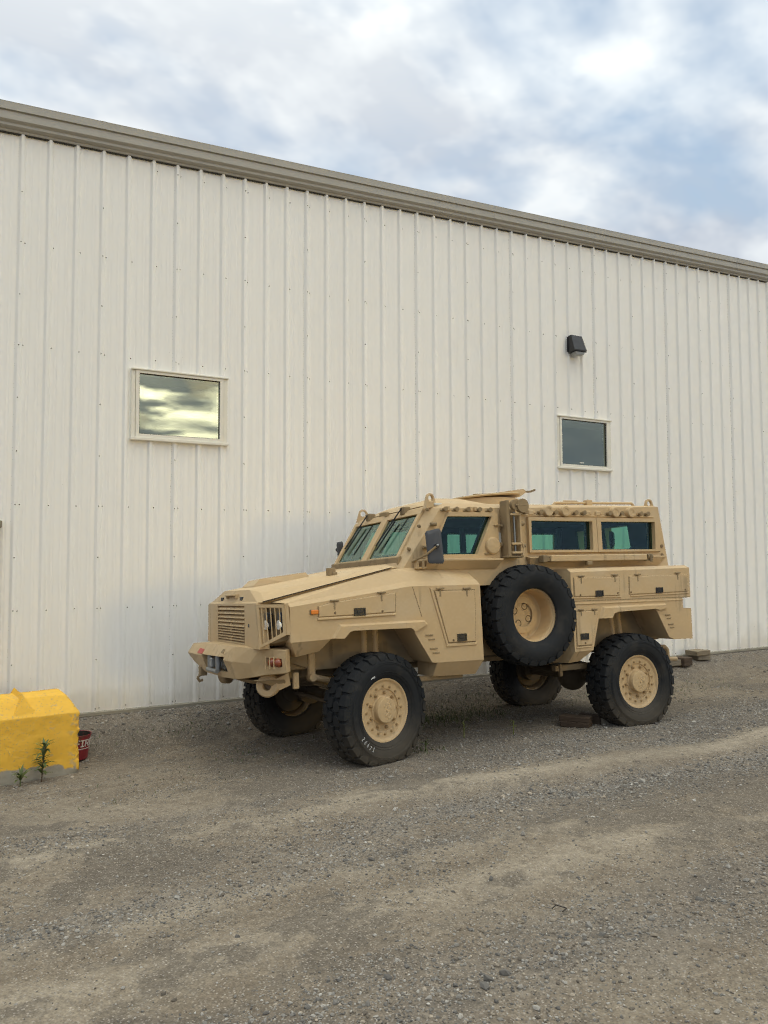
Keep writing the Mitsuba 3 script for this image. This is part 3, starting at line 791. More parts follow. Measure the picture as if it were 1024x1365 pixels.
wi = vp('winch', cat([cyl((-1.32, .90, 1.03), (-1.32, 1.50, 1.03), .055, 16), box(-1.36, -1.26, .84, .92, .96, 1.11, .01)]), 'steel', BK)
vp('fairlead', cat([cyl((-1.40, 1.08, .955), (-1.40, 1.08, 1.115), .028, 12), cyl((-1.40, 1.40, .955), (-1.40, 1.40, 1.115), .028, 12), cyl((-1.42, 1.05, .96), (-1.42, 1.43, .96), .022, 12), box(-1.44, -1.36, 1.20, 1.28, .99, 1.09, .01)]), 'steel', wi)
vp('winch_drum', box(-1.38, -1.24, .845, 1.02, .97, 1.10, .02), 'black_plastic', wi)
for y in (1.30, .96):
    vp('bumper_slot', hull([(-1.404, y - .10, 1.155), (-1.404, y + .10, 1.155), (-1.384, y - .10, 1.192), (-1.384, y + .10, 1.192), (-1.36, y - .1, 1.158), (-1.36, y + .1, 1.158), (-1.35, y - .1, 1.19), (-1.35, y + .1, 1.19)]), 'tan_dark_dirty', BK)
vp('sticker', hull([(-1.448, 1.58, 1.112), (-1.444, 1.80, 1.112), (-1.414, 1.58, 1.162), (-1.410, 1.80, 1.162), (-1.41, 1.58, 1.112), (-1.41, 1.80, 1.112), (-1.39, 1.58, 1.162), (-1.39, 1.80, 1.162)]), 'red_sticker', BK, label='small red plate on the bumper')
vp('tow_hook', cat([box(-1.38, -1.30, 1.92, 2.02, .84, .95, .01), tube([(-1.36, 1.97, .86), (-1.40, 1.97, .82), (-1.38, 1.97, .78), (-1.34, 1.97, .79)], .014, 8)]), 'tan_dark_dirty', BK)
vp('skid_plate', hull([(-1.22, .30, .91), (-1.25, 1.30, .87), (-.95, .30, .90), (-.95, 1.3, .88), (-1.05, .35, .84), (-1.05, 1.2, .80), (-.92, .35, .84), (-.92, 1.2, .80)]), 'tan_dark_dirty', BK, False)
eye = cat([lathe([(.0, -.046), (.044, -.046), (.044, -.05), (.098, -.05), (.112, -.035), (.112, .035), (.098, .05), (.044, .05), (.044, -.046)], 'y', 24)])
eye = moved(eye, (-1.08, .42, .845), rotz(-.62))
vp('tow_eye', cat([eye, hull([(-1.06, .50, .90), (-1.06, .33, .90), (-.90, .50, .96), (-.90, .33, .96), (-1.0, .50, .80), (-1.0, .33, .80), (-.88, .5, .84), (-.88, .33, .84)])]), 'tan_paint', BK)
vp('tow_eye', fl(cat([eye, hull([(-1.06, .50, .90), (-1.06, .33, .90), (-.90, .50, .96), (-.90, .33, .96), (-1.0, .50, .80), (-1.0, .33, .80), (-.88, .5, .84), (-.88, .33, .84)])])), 'tan_paint', BK)

# --- chassis, axles, springs, dampers
FRAME = 'chassis'
ch = vp('chassis_rail', box(-1.0, 4.25, .62, .72, .87, .965, .01), 'tan_dark_dirty')
vp('chassis_rail', fl(box(-1.0, 4.25, .62, .72, .87, .965, .01)), 'tan_dark_dirty')
vp('rock_rail', cat([box(.2, 1.02, .18, .26, .775, .825, .006)] + [cyl((.55 + .09 * k, .176, .80), (.55 + .09 * k, .182, .80), .012, 8) for k in range(5)]), 'tan_dark_dirty')
vp('rock_rail', cat([box(2.50, 3.2, .46, .54, .70, .765, .006), box(2.55, 2.59, .44, .48, .64, .78, .006)]), 'tan_dark_dirty')
for ax_x, nm in ((.165 * math.sin(math.radians(16)) * 0, 'front'), (3.381, 'rear')):
    axl = vp('axle', cat([cyl((ax_x, .25, .55), (ax_x, 2.09, .55), .075, 16)]), 'chassis')
    dif = trimesh.creation.icosphere(2, .2); dif.vertices *= [1.05, .85, 1.0]
    vp('differential', dif.apply_translation((ax_x + (.05 if nm == 'front' else -.08), 1.12, .55)), 'chassis', axl)
    for side in (0, 1):
        S = (lambda m: m) if side == 0 else fl
        leaves = []
        for k in range(6):
            L_ = .62 - .07 * k
            pts = np.linspace(-L_, L_, 7)
            for a_, b_ in zip(pts[:-1], pts[1:]):
                za, zb = .66 + .13 * (a_ / .62) ** 2 - .016 * k + .05, .66 + .13 * (b_ / .62) ** 2 - .016 * k + .05
                leaves.append(hull([(ax_x + a_, y, za + dz) for y in (.50, .58) for dz in (0, .012)] + [(ax_x + b_, y, zb + dz) for y in (.50, .58) for dz in (0, .012)]))
        vp('leaf_spring', S(cat(leaves)), 'tan_dark_dirty' if nm == 'front' else 'chassis', axl, False)
        for x in ((-.03, .105) if nm == 'front' else (3.43, 3.55)):
            d_ = vp('damper', S(cyl((x, .44, .68), (x + (.0 if nm == 'front' else -.06), .44, 1.40), .038, 16)), 'tan_paint', axl)
            vp('hub_carrier', S(cyl((ax_x, .30, .55), (ax_x, .12, .55), .16, 20)), 'chassis', axl) if x in (-.03, 3.43) else None
vp('spring_bracket', cat([box(-.66, -.585, .40, .46, .87, 1.13, .01), cyl((-.62, .38, .89), (-.62, .48, .89), .04, 14)]), 'tan_paint')
vp('drag_link', tube([(-.60, .42, .89), (-.42, .44, .84), (-.10, .44, .82)], .030, 12), 'tan_paint')
vp('bumper_stay', box(-.86, -.80, .30, .34, .80, .96, .008), 'tan_paint')
vp('nose_crossmember', box(-.95, -.55, .46, .50, .97, 1.12, .008), 'tan_dark_dirty')
vp('tie_rod', tube([(-.22, .35, .55), (-.22, 2.0, .55)], .022, 10), 'chassis')
vp('air_tank', cyl((.55, 1.95, .92), (1.1, 1.95, .92), .10, 20), 'chassis')
vp('rear_step', tube([(3.90, .35, .90), (4.17, .35, .895), (4.215, .35, .86), (4.228, .35, .735), (4.37, .35, .728)], .026, 10), 'tan_paint')


# --- wheels
def wheel_meshes():
    tyre = lathe([(.292, .105), (.306, .128), (.325, .138), (.365, .156), (.405, .164), (.445, .166), (.485, .160), (.515, .148), (.534, .140), (.541, .10), (.544, 0),
                  (.541, -.10), (.534, -.140), (.515, -.148), (.485, -.160), (.445, -.166), (.405, -.164), (.365, -.156), (.325, -.138), (.306, -.128), (.292, -.105)], 'y', 72)
    rings = [lathe([(r - .004, w - .001), (r, w + .0035), (r + .004, w - .001)], 'y', 72) for r, w in ((.352, .152), (.375, .1585), (.455, .1655), (.468, .1635))]
    lugs, n = [], 26
    rng = random.Random(8)
    for i in range(n):
        for row in range(4):
            t0 = (i + (.5 if row in (1, 2) else 0) + (.25 if row > 1 else 0)) * 2 * math.pi / n
            dt = 2 * math.pi / n
            if row in (0, 3):
                s = -1 if row == 0 else 1
                P = []
                for (t, w, r) in ((-.38, .088, .563), (.36, .075, .563), (-.39, .150, .553), (.39, .150, .553), (-.37, .158, .520), (.37, .158, .520), (-.22, .163, .492), (.22, .163, .492),
                                  (-.42, .080, .530), (.38, .066, .530), (-.44, .140, .525), (.44, .140, .525)):
                    P.append((t0 + t * dt, s * w, r))
            else:
                s = -1 if row == 1 else 1
                P = []
                for (t, w, r) in ((-.34, .006, .566), (.26, .012, .566), (.36, .040, .566), (.30, .080, .565), (-.20, .074, .565), (-.42, .046, .566)):
                    P.append((t0 + t * dt, s * w, r))
                    P.append((t0 + t * dt * 1.16, s * (.043 + (w - .043) * 1.14), .531))
            lugs.append(hull([(r * math.cos(t), -w, r * math.sin(t)) for t, w, r in P]))
    return cat([tyre] + rings), cat(lugs)


tyre_m, tread_m = wheel_meshes()
for m_ in (tyre_m, tread_m):
    v_ = np.array(m_.vertices); v_[:, 1] = (v_[:, 1] + .166) * 1.09 - .166; m_.vertices = v_


def loaded(m_, roll):
    """The tyre as it stands: turned by roll, its foot pressed flat and bulging."""
    v_ = np.array(m_.vertices) @ roty(roll).T
    low = -v_[:, 2]
    t_ = np.clip((low - .36) / .16, 0, 1) * np.clip((.60 - np.abs(v_[:, 0])) / .35, 0, 1)
    v_[:, 2] = np.where(low > .475, -(.475 + (.567 - .475) * .36 * (1 - np.exp(-(low - .475) / ((.567 - .475) * .36)))), v_[:, 2])
    v_[:, 1] = (v_[:, 1] - .015) * (1 + .07 * t_) + .015
    return TM(v_, np.array(m_.faces), process=False)

rim_m = lathe([(.285, -.105), (.312, -.118), (.318, -.112), (.312, -.105), (.288, -.085), (.275, -.06), (.272, .06), (.286, .095), (.300, .100), (.312, .106), (.318, .118), (.310, .128), (.296, .124), (.284, .110),
               (.268, .104), (.212, .101), (.207, .098), (.205, .088), (.14, .084), (.135, .086)], 'y', 72)
rim_back = lathe([(.255, .04), (.25, .078), (.0, .078)], 'y', 48)
hub_m = lathe([(.146, .075), (.146, .090), (.130, .096), (.126, .140), (.121, .149), (.112, .153), (.0, .153)], 'y', 48)
hub_face = cat([cyl((.055 * math.cos(a_), -.158, .055 * math.sin(a_)), (.055 * math.cos(a_), -.152, .055 * math.sin(a_)), .008, 8) for a_ in (.3, 2.4, 4.5)] + [cyl((0, -.161, 0), (0, -.152, 0), .010, 8)] +
               [moved(lathe([(.022, .1525), (.026, .156), (.030, .1525)], 'y', 20), (.055 * math.cos(a_), 0, .055 * math.sin(a_))) for a_ in (1.2, 5.2)])
drum_m = lathe([(.0, -.10), (.12, -.10), (.13, -.06), (.235, -.05), (.250, -.03), (.250, .05)], 'y', 40)
spare_back = lathe([(.272, .02), (.264, .098), (.238, .112), (.0, .112)], 'y', 64)
nut_m = cat([cyl((0, .002, 0), (0, -.015, 0), .0125, 6), cyl((0, -.015, 0), (0, -.020, 0), .008, 8)])
big_nut = cat([cyl((0, .004, 0), (0, -.024, 0), .017, 6), cyl((0, -.024, 0), (0, -.034, 0), .010, 8)])
PLY = {n_: ply(m_, mat_, smooth=s_) for n_, m_, mat_, s_ in (('tyre', tyre_m, 'rubber', 30), ('tread', tread_m, 'rubber', False), ('rim', cat([rim_m]), 'rim_paint', 30), ('disc', rim_back, 'rim_paint', 30),
                                                                   ('hub', hub_m, 'rim_paint', 30), ('hubface', hub_face, 'rim_paint', 30), ('spare_disc', spare_back, 'rim_paint', 30), ('drum', drum_m, 'chassis', 30), ('nut', nut_m, 'nut_tan', 30), ('bignut', big_nut, 'nut_tan', 30))}


def place(mat3, off):
    M = np.eye(4); M[:3, :3] = mat3; M[:3, 3] = off
    return T(MT @ M)


def tr(M3, off, v):
    return np.array(M3) @ np.array(v) + np.array(off)


def wheel(centre, M3, name, label, spare=False, roll=0.0):
    M0, M3 = np.array(M3), np.array(M3) @ roty(roll)
    if spare:
        w = put(name, PLY['tyre'], None, K, place=place(M3, centre), label=label)
        put('tread', PLY['tread'], None, w, place=place(M3, centre))
    else:
        w = put(name, ply(loaded(tyre_m, roll), 'rubber', smooth=30), None, K, place=place(M0, centre), label=label)
        put('tread', ply(loaded(tread_m, roll), 'rubber', smooth=False), None, w, place=place(M0, centre))
    put('rim', PLY['rim'], None, w, place=place(M3, centre))
    put('disc', PLY['spare_disc' if spare else 'disc'], None, w, place=place(M3, centre))
    if not spare:
        put('brake_drum', PLY['drum'], None, w, place=place(M3, centre))
        put('hub', PLY['hub'], None, w, place=place(M3, centre))
        put('hub_cap_bolts', PLY['hubface'], None, w, place=place(M3, centre))
        for k in range(16):
            a_ = 2 * math.pi * (k + .3) / 16
            put('rim_nut', PLY['nut'], None, w, place=place(M3, tr(M3, centre, (.232 * math.cos(a_), -.102, .232 * math.sin(a_)))))
        for k in range(9):
            a_ = 2 * math.pi * (k + .2) / 9
            put('hub_nut', PLY['bignut'], None, w, place=place(M3, tr(M3, centre, (.172 * math.cos(a_), -.086, .172 * math.sin(a_)))))
    return w


AX = .150
st = rotz(math.radians(16))
FC = np.array([0.0, 0.0, .55]) - st @ np.array([0, -.15, 0])
fw_ = wheel(FC, st, 'wheel', 'near front wheel, turned, with chalk marks on its tyre', roll=.1)
wheel((3.381, .150, .55), np.eye(3), 'wheel', 'near rear wheel', roll=.35)
flip = rotz(math.pi)
wheel((-.24, SY - .150, .55), st @ flip, 'wheel', 'far front wheel in the shade under the bumper', roll=.5)
wheel((3.381, SY - .150, .55), flip, 'wheel', 'far rear wheel in the shade under the body', roll=.8)
sp = wheel((1.872, .125, 1.402), flip, 'spare_wheel', 'spare wheel hung on the side with its hollow rim showing', spare=True, roll=.2)
spc = np.array([1.872, .125, 1.402])
for k in range(14):
    a_ = 2 * math.pi * k / 14
    put('stud_hole', ply(cyl((.205 * math.cos(a_), -.113, .205 * math.sin(a_)), (.205 * math.cos(a_), -.107, .205 * math.sin(a_)), .014, 10), 'bolt_brown', smooth=30), None, sp, place=place(flip, spc))
for k in range(4):
    a_ = 2 * math.pi * (k + .3) / 4
    put('mount_ring', ply(moved(lathe([(.030, .113), (.036, .105), (.042, .113)], 'y', 20), (.105 * math.cos(a_), 0, .105 * math.sin(a_))), 'bolt_brown', smooth=30), None, sp, place=place(flip, spc))
vp('spare_carrier', cat([box(1.62, 2.12, .30, .42, 1.25, 1.55, .02), box(1.75, 2.0, .262, .32, 1.3, 1.5, .01)]), 'tan_dark_dirty')
# chalk figures on the front tyre
chalk = []
for ch_, a_ in zip('17662', np.linspace(-1.03, -.60, 5)):
    t_ = meshkit.text_mesh(ch_, .046, .001)
    t_.apply_translation(-t_.centroid)
    v = np.array(t_.vertices)
    v = v * [.62, .9, 1]
    r_, th = .405, math.pi - a_ * -1.0
    th = math.pi + (-a_ - .0)
    rad, tan_ = np.array([math.cos(th), 0, math.sin(th)]), np.array([-math.sin(th), 0, math.cos(th)])
    pos = rad * r_ + np.array([0, -.1665, 0])
    t_.vertices = pos + v[:, :1] * tan_ + v[:, 1:2] * rad * -1 + v[:, 2:] * np.array([0, -1, 0])
    trimesh.repair.fix_normals(t_)
    chalk.append(t_)
put('chalk_number', ply(cat(chalk), 'chalk', smooth=False), None, fw_, place=place(st, FC))
mk = box(-.03, .03, -.1595, -.1585, .345, .36, .0002)
put('chalk_mark', ply(moved(mk, (-.075, 0, -.004), roty(-.3)), 'chalk', smooth=False), None, fw_, place=place(st, FC))

# --- the cabin: hollow, with window openings cut through both sides and the windscreen
xw = lambda z: .345 + (z - 2.05) * .62
xs_ = lambda z: .351 + (z - 1.954) * .755


def both(P):
    return P + [(x, SY - y, z) for x, y, z in P]


outer = hull(both([(xw(1.86), .30, 1.86), (xw(2.62), .335, 2.62), (xs_(1.78), .20, 1.78), (xs_(2.60), .215, 2.60), (.80, .36, 2.665), (.90, .27, 2.662), (4.04, .27, 2.690), (4.09, .215, 2.672), (4.185, .20, 1.93), (4.20, .20, 1.75), (.25, .2, 1.75), (.9, 1.0, 2.70), (4.0, 1.0, 2.715)]))
inner = hull(both([(xw(1.86) + .12, .36, 1.86), (xw(2.56) + .12, .40, 2.56), (xs_(1.86) + .08, .30, 1.86), (xs_(2.56) + .1, .31, 2.56), (3.98, .31, 2.58), (4.06, .30, 1.86)]))
liner = hull(both([(xw(1.88) + .14, .38, 1.88), (xw(2.54) + .14, .42, 2.54), (xs_(1.88) + .10, .32, 1.88), (xs_(2.54) + .12, .33, 2.54), (3.96, .33, 2.56), (4.04, .32, 1.88)]))
DG = [(.69, 2.095), (.90, 2.510), (1.484, 2.515), (1.267, 2.095)]
R1 = [(2.020, 2.135), (2.028, 2.474), (2.940, 2.472), (2.932, 2.130)]
R2 = [(3.077, 2.132), (3.077, 2.471), (3.967, 2.474), (3.950, 2.129)]


def cutter(poly, y0, y1):
    return man(loft([poly, poly], [y0, y1]))


def wscut(y0, y1, d0=-.3, d1=.5):
    zs = (2.096, 2.545)
    return man(hull([(xw(z) + d, y, z) for z in zs for y in (y0, y1) for d in (d0, d1)]))


def rearcut(y0, y1):
    return man(hull([(x, y, z) for x in (3.8, 4.5) for y in (y0, y1) for z in (2.17, 2.475)]))


cuts_ = rearcut(.65, 1.10) + rearcut(1.19, 1.66) + cutter(DG, -.5, 3.0) + cutter(R1, -.5, 3.0) + cutter(R2, -.5, 3.0) + wscut(.375, 1.085) + wscut(1.255, 1.965)
CB = vp('cabin', tri(man(outer) - man(inner) - cuts_), smooth=False)
vp('dark_liner', tri(man(inner) - man(liner) - cuts_), 'interior_dark', CB, False)  # dark liner added so the cabin looks unlit through the glass


def glass(poly, y, name='side_window', parent=CB, label=None):
    P = poly if m3_ccw(poly) else poly[::-1]
    V = [(p[0], y, p[1]) for p in P]
    return vp(name, TM(V, [(0, i, i + 1) for i in range(1, len(P) - 1)], process=False), 'armored_glass', parent, False, label)


def seal(poly, y, w=.014):
    P = np.array(poly); c = P.mean(0)
    inner_ = [tuple(q + (c - q) / np.abs(c - q).max() * w * 1.4) for q in P]
    return prism(poly, y, y + .05, holes=[inner_])


for side in (0, 1):
    S = (lambda m: m) if side == 0 else fl
    yg = .221 if side == 0 else SY - .221
    for poly in (DG, R1, R2):
        g = glass(poly, yg)
        vp('seal', S(seal(poly, .226)), 'black_plastic', g)
    # raised frames round the openings
    dr_ = vp('door', S(prism([(.625, 2.05), (.93, 2.560), (1.56, 2.560), (1.565, 2.05)], .165, .222, holes=[DG])), smooth=False)
    vp('rear_window_frame', S(prism([(1.985, 2.105), (1.990, 2.515), (3.005, 2.517), (3.005, 2.103)], .165, .222, holes=[R1])), smooth=False, parent=CB)
    vp('rear_window_frame', S(prism([(3.012, 2.103), (3.012, 2.517), (4.01, 2.518), (4.035, 2.105)], .165, .222, holes=[R2])), smooth=False, parent=CB)
    vp('sill_ledge', S(hull([(.601, .095, 2.050), (1.57, .095, 2.040), (.601, .20, 2.060), (1.57, .20, 2.052), (.601, .185, 1.938), (1.515, .185, 1.931), (.601, .21, 1.94), (1.515, .21, 1.93), (.601, .095, 2.030), (1.555, .095, 2.022)])), parent=dr_, smooth=False)
    vp('rear_ledge', S(hull([(1.95, .12, 2.045), (4.09, .12, 2.035), (1.95, .20, 2.06), (4.09, .20, 2.05), (1.99, .19, 1.935), (4.0, .19, 1.93), (1.99, .21, 1.94), (4.0, .21, 1.93)])), parent=CB, smooth=False)
    if side == 0:
        DR = dr_
for (y0, y1) in ((.65, 1.10), (1.19, 1.66)):
    V = [(4.135 + (2.30 - z) * .14, y, z) for z, y in ((2.17, y0), (2.17, y1), (2.475, y1), (2.475, y0))]
    vp('rear_window', TM(V, [(0, 1, 2), (0, 2, 3)], process=False), 'armored_glass', CB, False)
# windscreen
xo = .010
for (y0, y1) in ((.375, 1.085), (1.255, 1.965)):
    V = [(xw(z) + xo, y, z) for z, y in ((2.096, y0), (2.096, y1), (2.545, y1), (2.545, y0))]
    g = vp('windscreen', TM(V, [(0, 1, 2), (0, 2, 3)], process=False), 'front_glass', CB, False)
    fr, _, _ = quad_frame((xw(2.10) + .022, y0 + .004, 2.10), (xw(2.10) + .022, y1 - .004, 2.10), (xw(2.541) + .022, y1 - .004, 2.541), (xw(2.541) + .022, y0 + .004, 2.541), .022, .02)
    vp('seal', fr, 'black_plastic', g, False)
fr_bars = []
for (y0, y1, z0, z1) in ((.30, .365, 2.05, 2.60), (1.095, 1.245, 2.05, 2.60), (1.975, 2.04, 2.05, 2.60)):
    fr_bars.append(hull([(xw(z) + d, y, z) for z in (z0, z1) for y in (y0, y1) for d in (-.016, .01)]))
for (z0, z1) in ((2.552, 2.60),):
    fr_bars.append(hull([(xw(z) + d, y, z) for z in (z0, z1) for y in (.30, 2.04) for d in (-.014, .01)]))
vp('windscreen_frame', cat(fr_bars), 'tan_paint', CB, False)
vp('windscreen_sill', hull([(xw(2.085) - .035, .265, 2.075), (xw(2.085) - .035, 2.075, 2.075), (xw(2.085), .265, 2.09), (xw(2.085), 2.075, 2.09), (xw(1.98) + .02, .27, 1.985), (xw(1.98) + .02, 2.07, 1.985), (xw(2.0) + .06, .27, 2.0), (xw(2.0) + .06, 2.07, 2.0)]), 'tan_dark_dirty', CB, False)
for (pa, pb, hx) in (((.700, 1.665, 2.655), (.435, 1.800, 2.237), 0), ((.690, .745, 2.640), (.420, .905, 2.217), 0)):
    pa, pb = np.array(pa), np.array(pb)
    off = np.array([-.035, 0, .02])
    bx = box(pa[0] - .04, pa[0] + .05, pa[1] - .05, pa[1] + .05, pa[2] - .06, pa[2] + .03, .008)
    w = vp('wiper', tube([pa + off, pb + off], .0085, 6), 'black_plastic', CB)
    mid = pb + (pa - pb) * .10
    vp('wiper_blade', tube([pb + (pa - pb) * .72 + [-.01, .035, -.005], pb + [-.01, .05, -.03]], .010, 6), 'black_plastic', w)
    vp('wiper_motor', bx, 'tan_dark_dirty', w)
vp('windscreen_bracket', cat([box(.70, .76, 1.26, 1.42, 2.60, 2.67, .006), box(.66, .72, 1.15, 1.20, 2.60, 2.65, .006)]), 'tan_dark_dirty', CB)
# roof: raised visor, hatch ring with an open lid, racks, lifting eyes
vp('roof_visor', hull(both([(.73, .42, 2.645), (1.62, .36, 2.67), (1.0, .62, 2.762), (1.35, .62, 2.765), (.80, .75, 2.70)])), parent=CB, smooth=False)
RC = (2.02, 1.10)
ring = vp('hatch_ring', moved(lathe([(.44, .0), (.44, .115), (.41, .125), (.35, .125), (.35, .0)], 'z', 40), (RC[0], RC[1], 2.69)), parent=CB)
lid_m = lathe([(.0, .018), (.42, .016), (.465, .008), (.475, .0), (.465, -.014), (.0, -.014)], 'z', 28)
lid_k = vp('hatch_lid', moved(lid_m, (RC[0] - .01, RC[1], 2.850), roty(-.065)), parent=ring)
vp('lid_arm', hull([(2.02, 1.02, 2.89), (2.02, 1.18, 2.89), (2.56, .98, 2.965), (2.56, 1.16, 2.965), (2.62, .98, 2.93), (2.62, 1.16, 2.93), (2.5, .98, 2.86), (2.5, 1.16, 2.86), (2.1, 1.02, 2.87), (2.1, 1.18, 2.87)]), parent=lid_k, smooth=False)
vp('lid_hook', tube([(2.55, 1.0, 2.93), (2.66, .98, 2.93), (2.74, .97, 2.955)], .013, 8), 'tan_dark_dirty', lid_k)
vp('lid_handle', tube([(1.80, 1.0, 2.848), (1.81, 1.0, 2.874), (1.98, 1.0, 2.884), (2.0, 1.0, 2.862)], .010, 6), 'tan_dark_dirty', lid_k)
for y in (.62, 1.5):
    vp('roof_rack', tube([(2.72, y, 2.70), (2.76, y, 2.745), (4.04, y, 2.765), (4.09, y, 2.72)], .017, 8), 'tan_paint', CB)
vp('rack_post', cat([tube([(3.30, .62, 2.70), (3.30, .62, 2.80)], .012, 6), box(3.25, 3.34, .58, .66, 2.695, 2.79, .006)]), 'tan_paint', CB)
vp('rack_handle', tube([(2.98, .75, 2.75), (3.02, .75, 2.79), (3.22, .75, 2.79), (3.26, .75, 2.755)], .012, 6), 'tan_paint', CB)
vp('roof_plate', box(2.75, 4.0, .66, 1.46, 2.70, 2.735, .01), 'tan_dark_dirty', CB)


def lift_eye(x, y, z, a=0.0):
    m = lathe([(.042, -.014), (.052, -.018), (.068, -.014), (.070, 0), (.068, .014), (.052, .018), (.042, .014), (.040, 0), (.042, -.014)], 'y', 24)
    lug = hull([(-.07, -.016, 0), (-.07, .016, 0), (.07, -.016, 0), (.07, .016, 0), (-.11, -.016, -.13), (-.11, .016, -.13), (.10, -.016, -.10), (.10, .016, -.10)])
    lug = tri(man(lug) - man(cyl((0, -.1, 0), (0, .1, 0), .045, 20)))
    m, lug = (TM(np.array(q.vertices) * [.86, 1, .86] + [0, 0, -.012], q.faces, process=False) for q in (m, lug))
    vp('lifting_eye', moved(cat([m, lug]), (x, y, z), rotz(a)), 'tan_paint', CB)


lift_eye(.755, .28, 2.725, .25); lift_eye(.775, 2.03, 2.735, -.25); lift_eye(3.99, .27, 2.730); lift_eye(3.99, 2.07, 2.73)
vp('corner_lamp', box(.80, .90, .262, .30, 2.635, 2.665, .006), 'label_white', CB)
# side strip hardware above the windows
for x in (.882, 1.026, 1.173, 1.326, 1.468):
    vp('roof_bolt', cat([cyl((x, .218, 2.590), (x, .165, 2.590), .018, 10), cyl((x, .17, 2.590), (x, .155, 2.590), .026, 10), box(x - .04, x + .04, .205, .222, 2.568, 2.584, .004)]), 'tan_dark_dirty', CB)
for x in (.935, 1.227, 1.29):
    vp('roof_clip', box(x - .018, x + .018, .185, .225, 2.575, 2.625, .005), 'tan_paint', CB)
for x in (1.958, 2.173, 2.392, 2.698, 2.823, 3.223, 3.423, 3.743, 3.858):
    vp('roof_bolt', cat([cyl((x, .218, 2.575), (x, .160, 2.575), .019, 10), cyl((x, .165, 2.575), (x, .150, 2.575), .028, 10), box(x - .035, x + .035, .205, .222, 2.545, 2.558, .004)]), 'tan_dark_dirty', CB)
for x in (2.058, 2.62, 2.9, 3.066, 3.66):
    vp('roof_clip', cat([box(x - .035, x + .035, .19, .225, 2.545, 2.60, .006), cyl((x + .06, .2, 2.58), (x + .06, .225, 2.58), .02, 8)]), 'tan_paint', CB)
for x in (2.285, 2.538, 3.321, 3.580):
    vp('port_cover', moved(cat([lathe([(.0, .012), (.03, .012), (.034, .018), (.058, .018), (.064, .008), (.064, -.06)], 'y', 28)]), (x, .165, 2.590)), 'tan_paint', CB)
vp('strip_rail', box(1.93, 4.0, .195, .222, 2.532, 2.545, .003), 'tan_paint', CB)
# A-pillar bolts and door hinges
for x, z in ((.589, 2.403), (.454, 2.161), (.70, 2.585)):
    vp('pillar_bolt', cat([cyl((x, .24, z), (x - .03, .21, z), .018, 10), cyl((x - .028, .212, z), (x - .045, .195, z), .011, 8)]), 'tan_dark_dirty', CB)
for x, z in ((.713, 2.422), (.608, 2.175)):
    vp('hinge', cat([cyl((x - .03, .16, z), (x + .03, .16, z), .018, 10), box(x - .02, x + .05, .16, .20, z - .02, z + .02, .005)]), 'tan_dark_dirty', DR)
vp('door_stop', cat([box(.47, .505, .13, .21, 1.94, 2.045, .006), box(.545, .575, .13, .21, 1.94, 2.045, .006), cyl((.46, .15, 1.955), (.60, .15, 1.955), .012, 8), cyl((.46, .15, 2.03), (.60, .15, 2.03), .012, 8)]), 'tan_paint', CB)
# gun port cover, latch, label
vp('port_cover', moved(lathe([(.0, .040), (.075, .040), (.088, .034), (.095, .02), (.095, -.02)], 'y', 36), (1.468, .165, 2.185)), 'tan_paint', DR)
vp('door_seam', box(1.552, 1.560, .2025, .2185, 2.08, 2.54, .001), 'bolt_brown', CB)
vp('door_catch', cat([box(1.50, 1.60, .14, .17, 2.405, 2.420, .004), cyl((1.595, .14, 2.425), (1.595, .14, 2.40), .014, 8), box(1.575, 1.60, .145, .18, 2.18, 2.22, .005), box(1.36, 1.45, .15, .17, 2.085, 2.105, .004)]), 'tan_dark_dirty', DR)
lb = vp('warning_label', box(1.583, 1.70, .193, .199, 2.216, 2.335, .001), 'label_white', CB, label='pale printed label beside the hoist')
# hoist column for the spare wheel
DV = vp('wheel_hoist', cat([box(1.612, 1.655, .06, .195, 2.05, 2.69, .006), box(1.655, 1.80, .15, .195, 2.06, 2.60, .006), box(1.60, 1.83, .07, .20, 2.045, 2.068, .006)]), 'tan_dark_dirty')
vp('hoist_rail', cat([box(1.785, 1.808, .06, .14, 2.06, 2.54, .004), tube([(1.795, .05, 2.22), (1.82, .05, 2.14), (1.80, .05, 2.07)], .008, 6)]), 'tan_paint', DV)
vp('pulley', cat([cyl((1.72, .02, 2.635), (1.72, .07, 2.635), .062, 24), cyl((1.80, .0, 2.625), (1.80, .06, 2.625), .078, 28), cyl((1.70, .01, 2.63), (1.86, .01, 2.63), .012, 8)]), 'tan_dark_dirty', DV)
for z in (2.53, 2.20, 2.10):
    vp('hoist_bar', box(1.66, 1.80, .05, .08, z - .012, z + .012, .004), 'tan_paint', DV)
vp('hoist_screw', cyl((1.735, .10, 2.08), (1.735, .10, 2.56), .012, 8), 'steel', DV)
for z in (2.43, 2.18):
    vp('hoist_knob', cyl((1.81, .10, z), (1.87, .10, z), .035, 14, .022), 'tan_dark_dirty', DV)
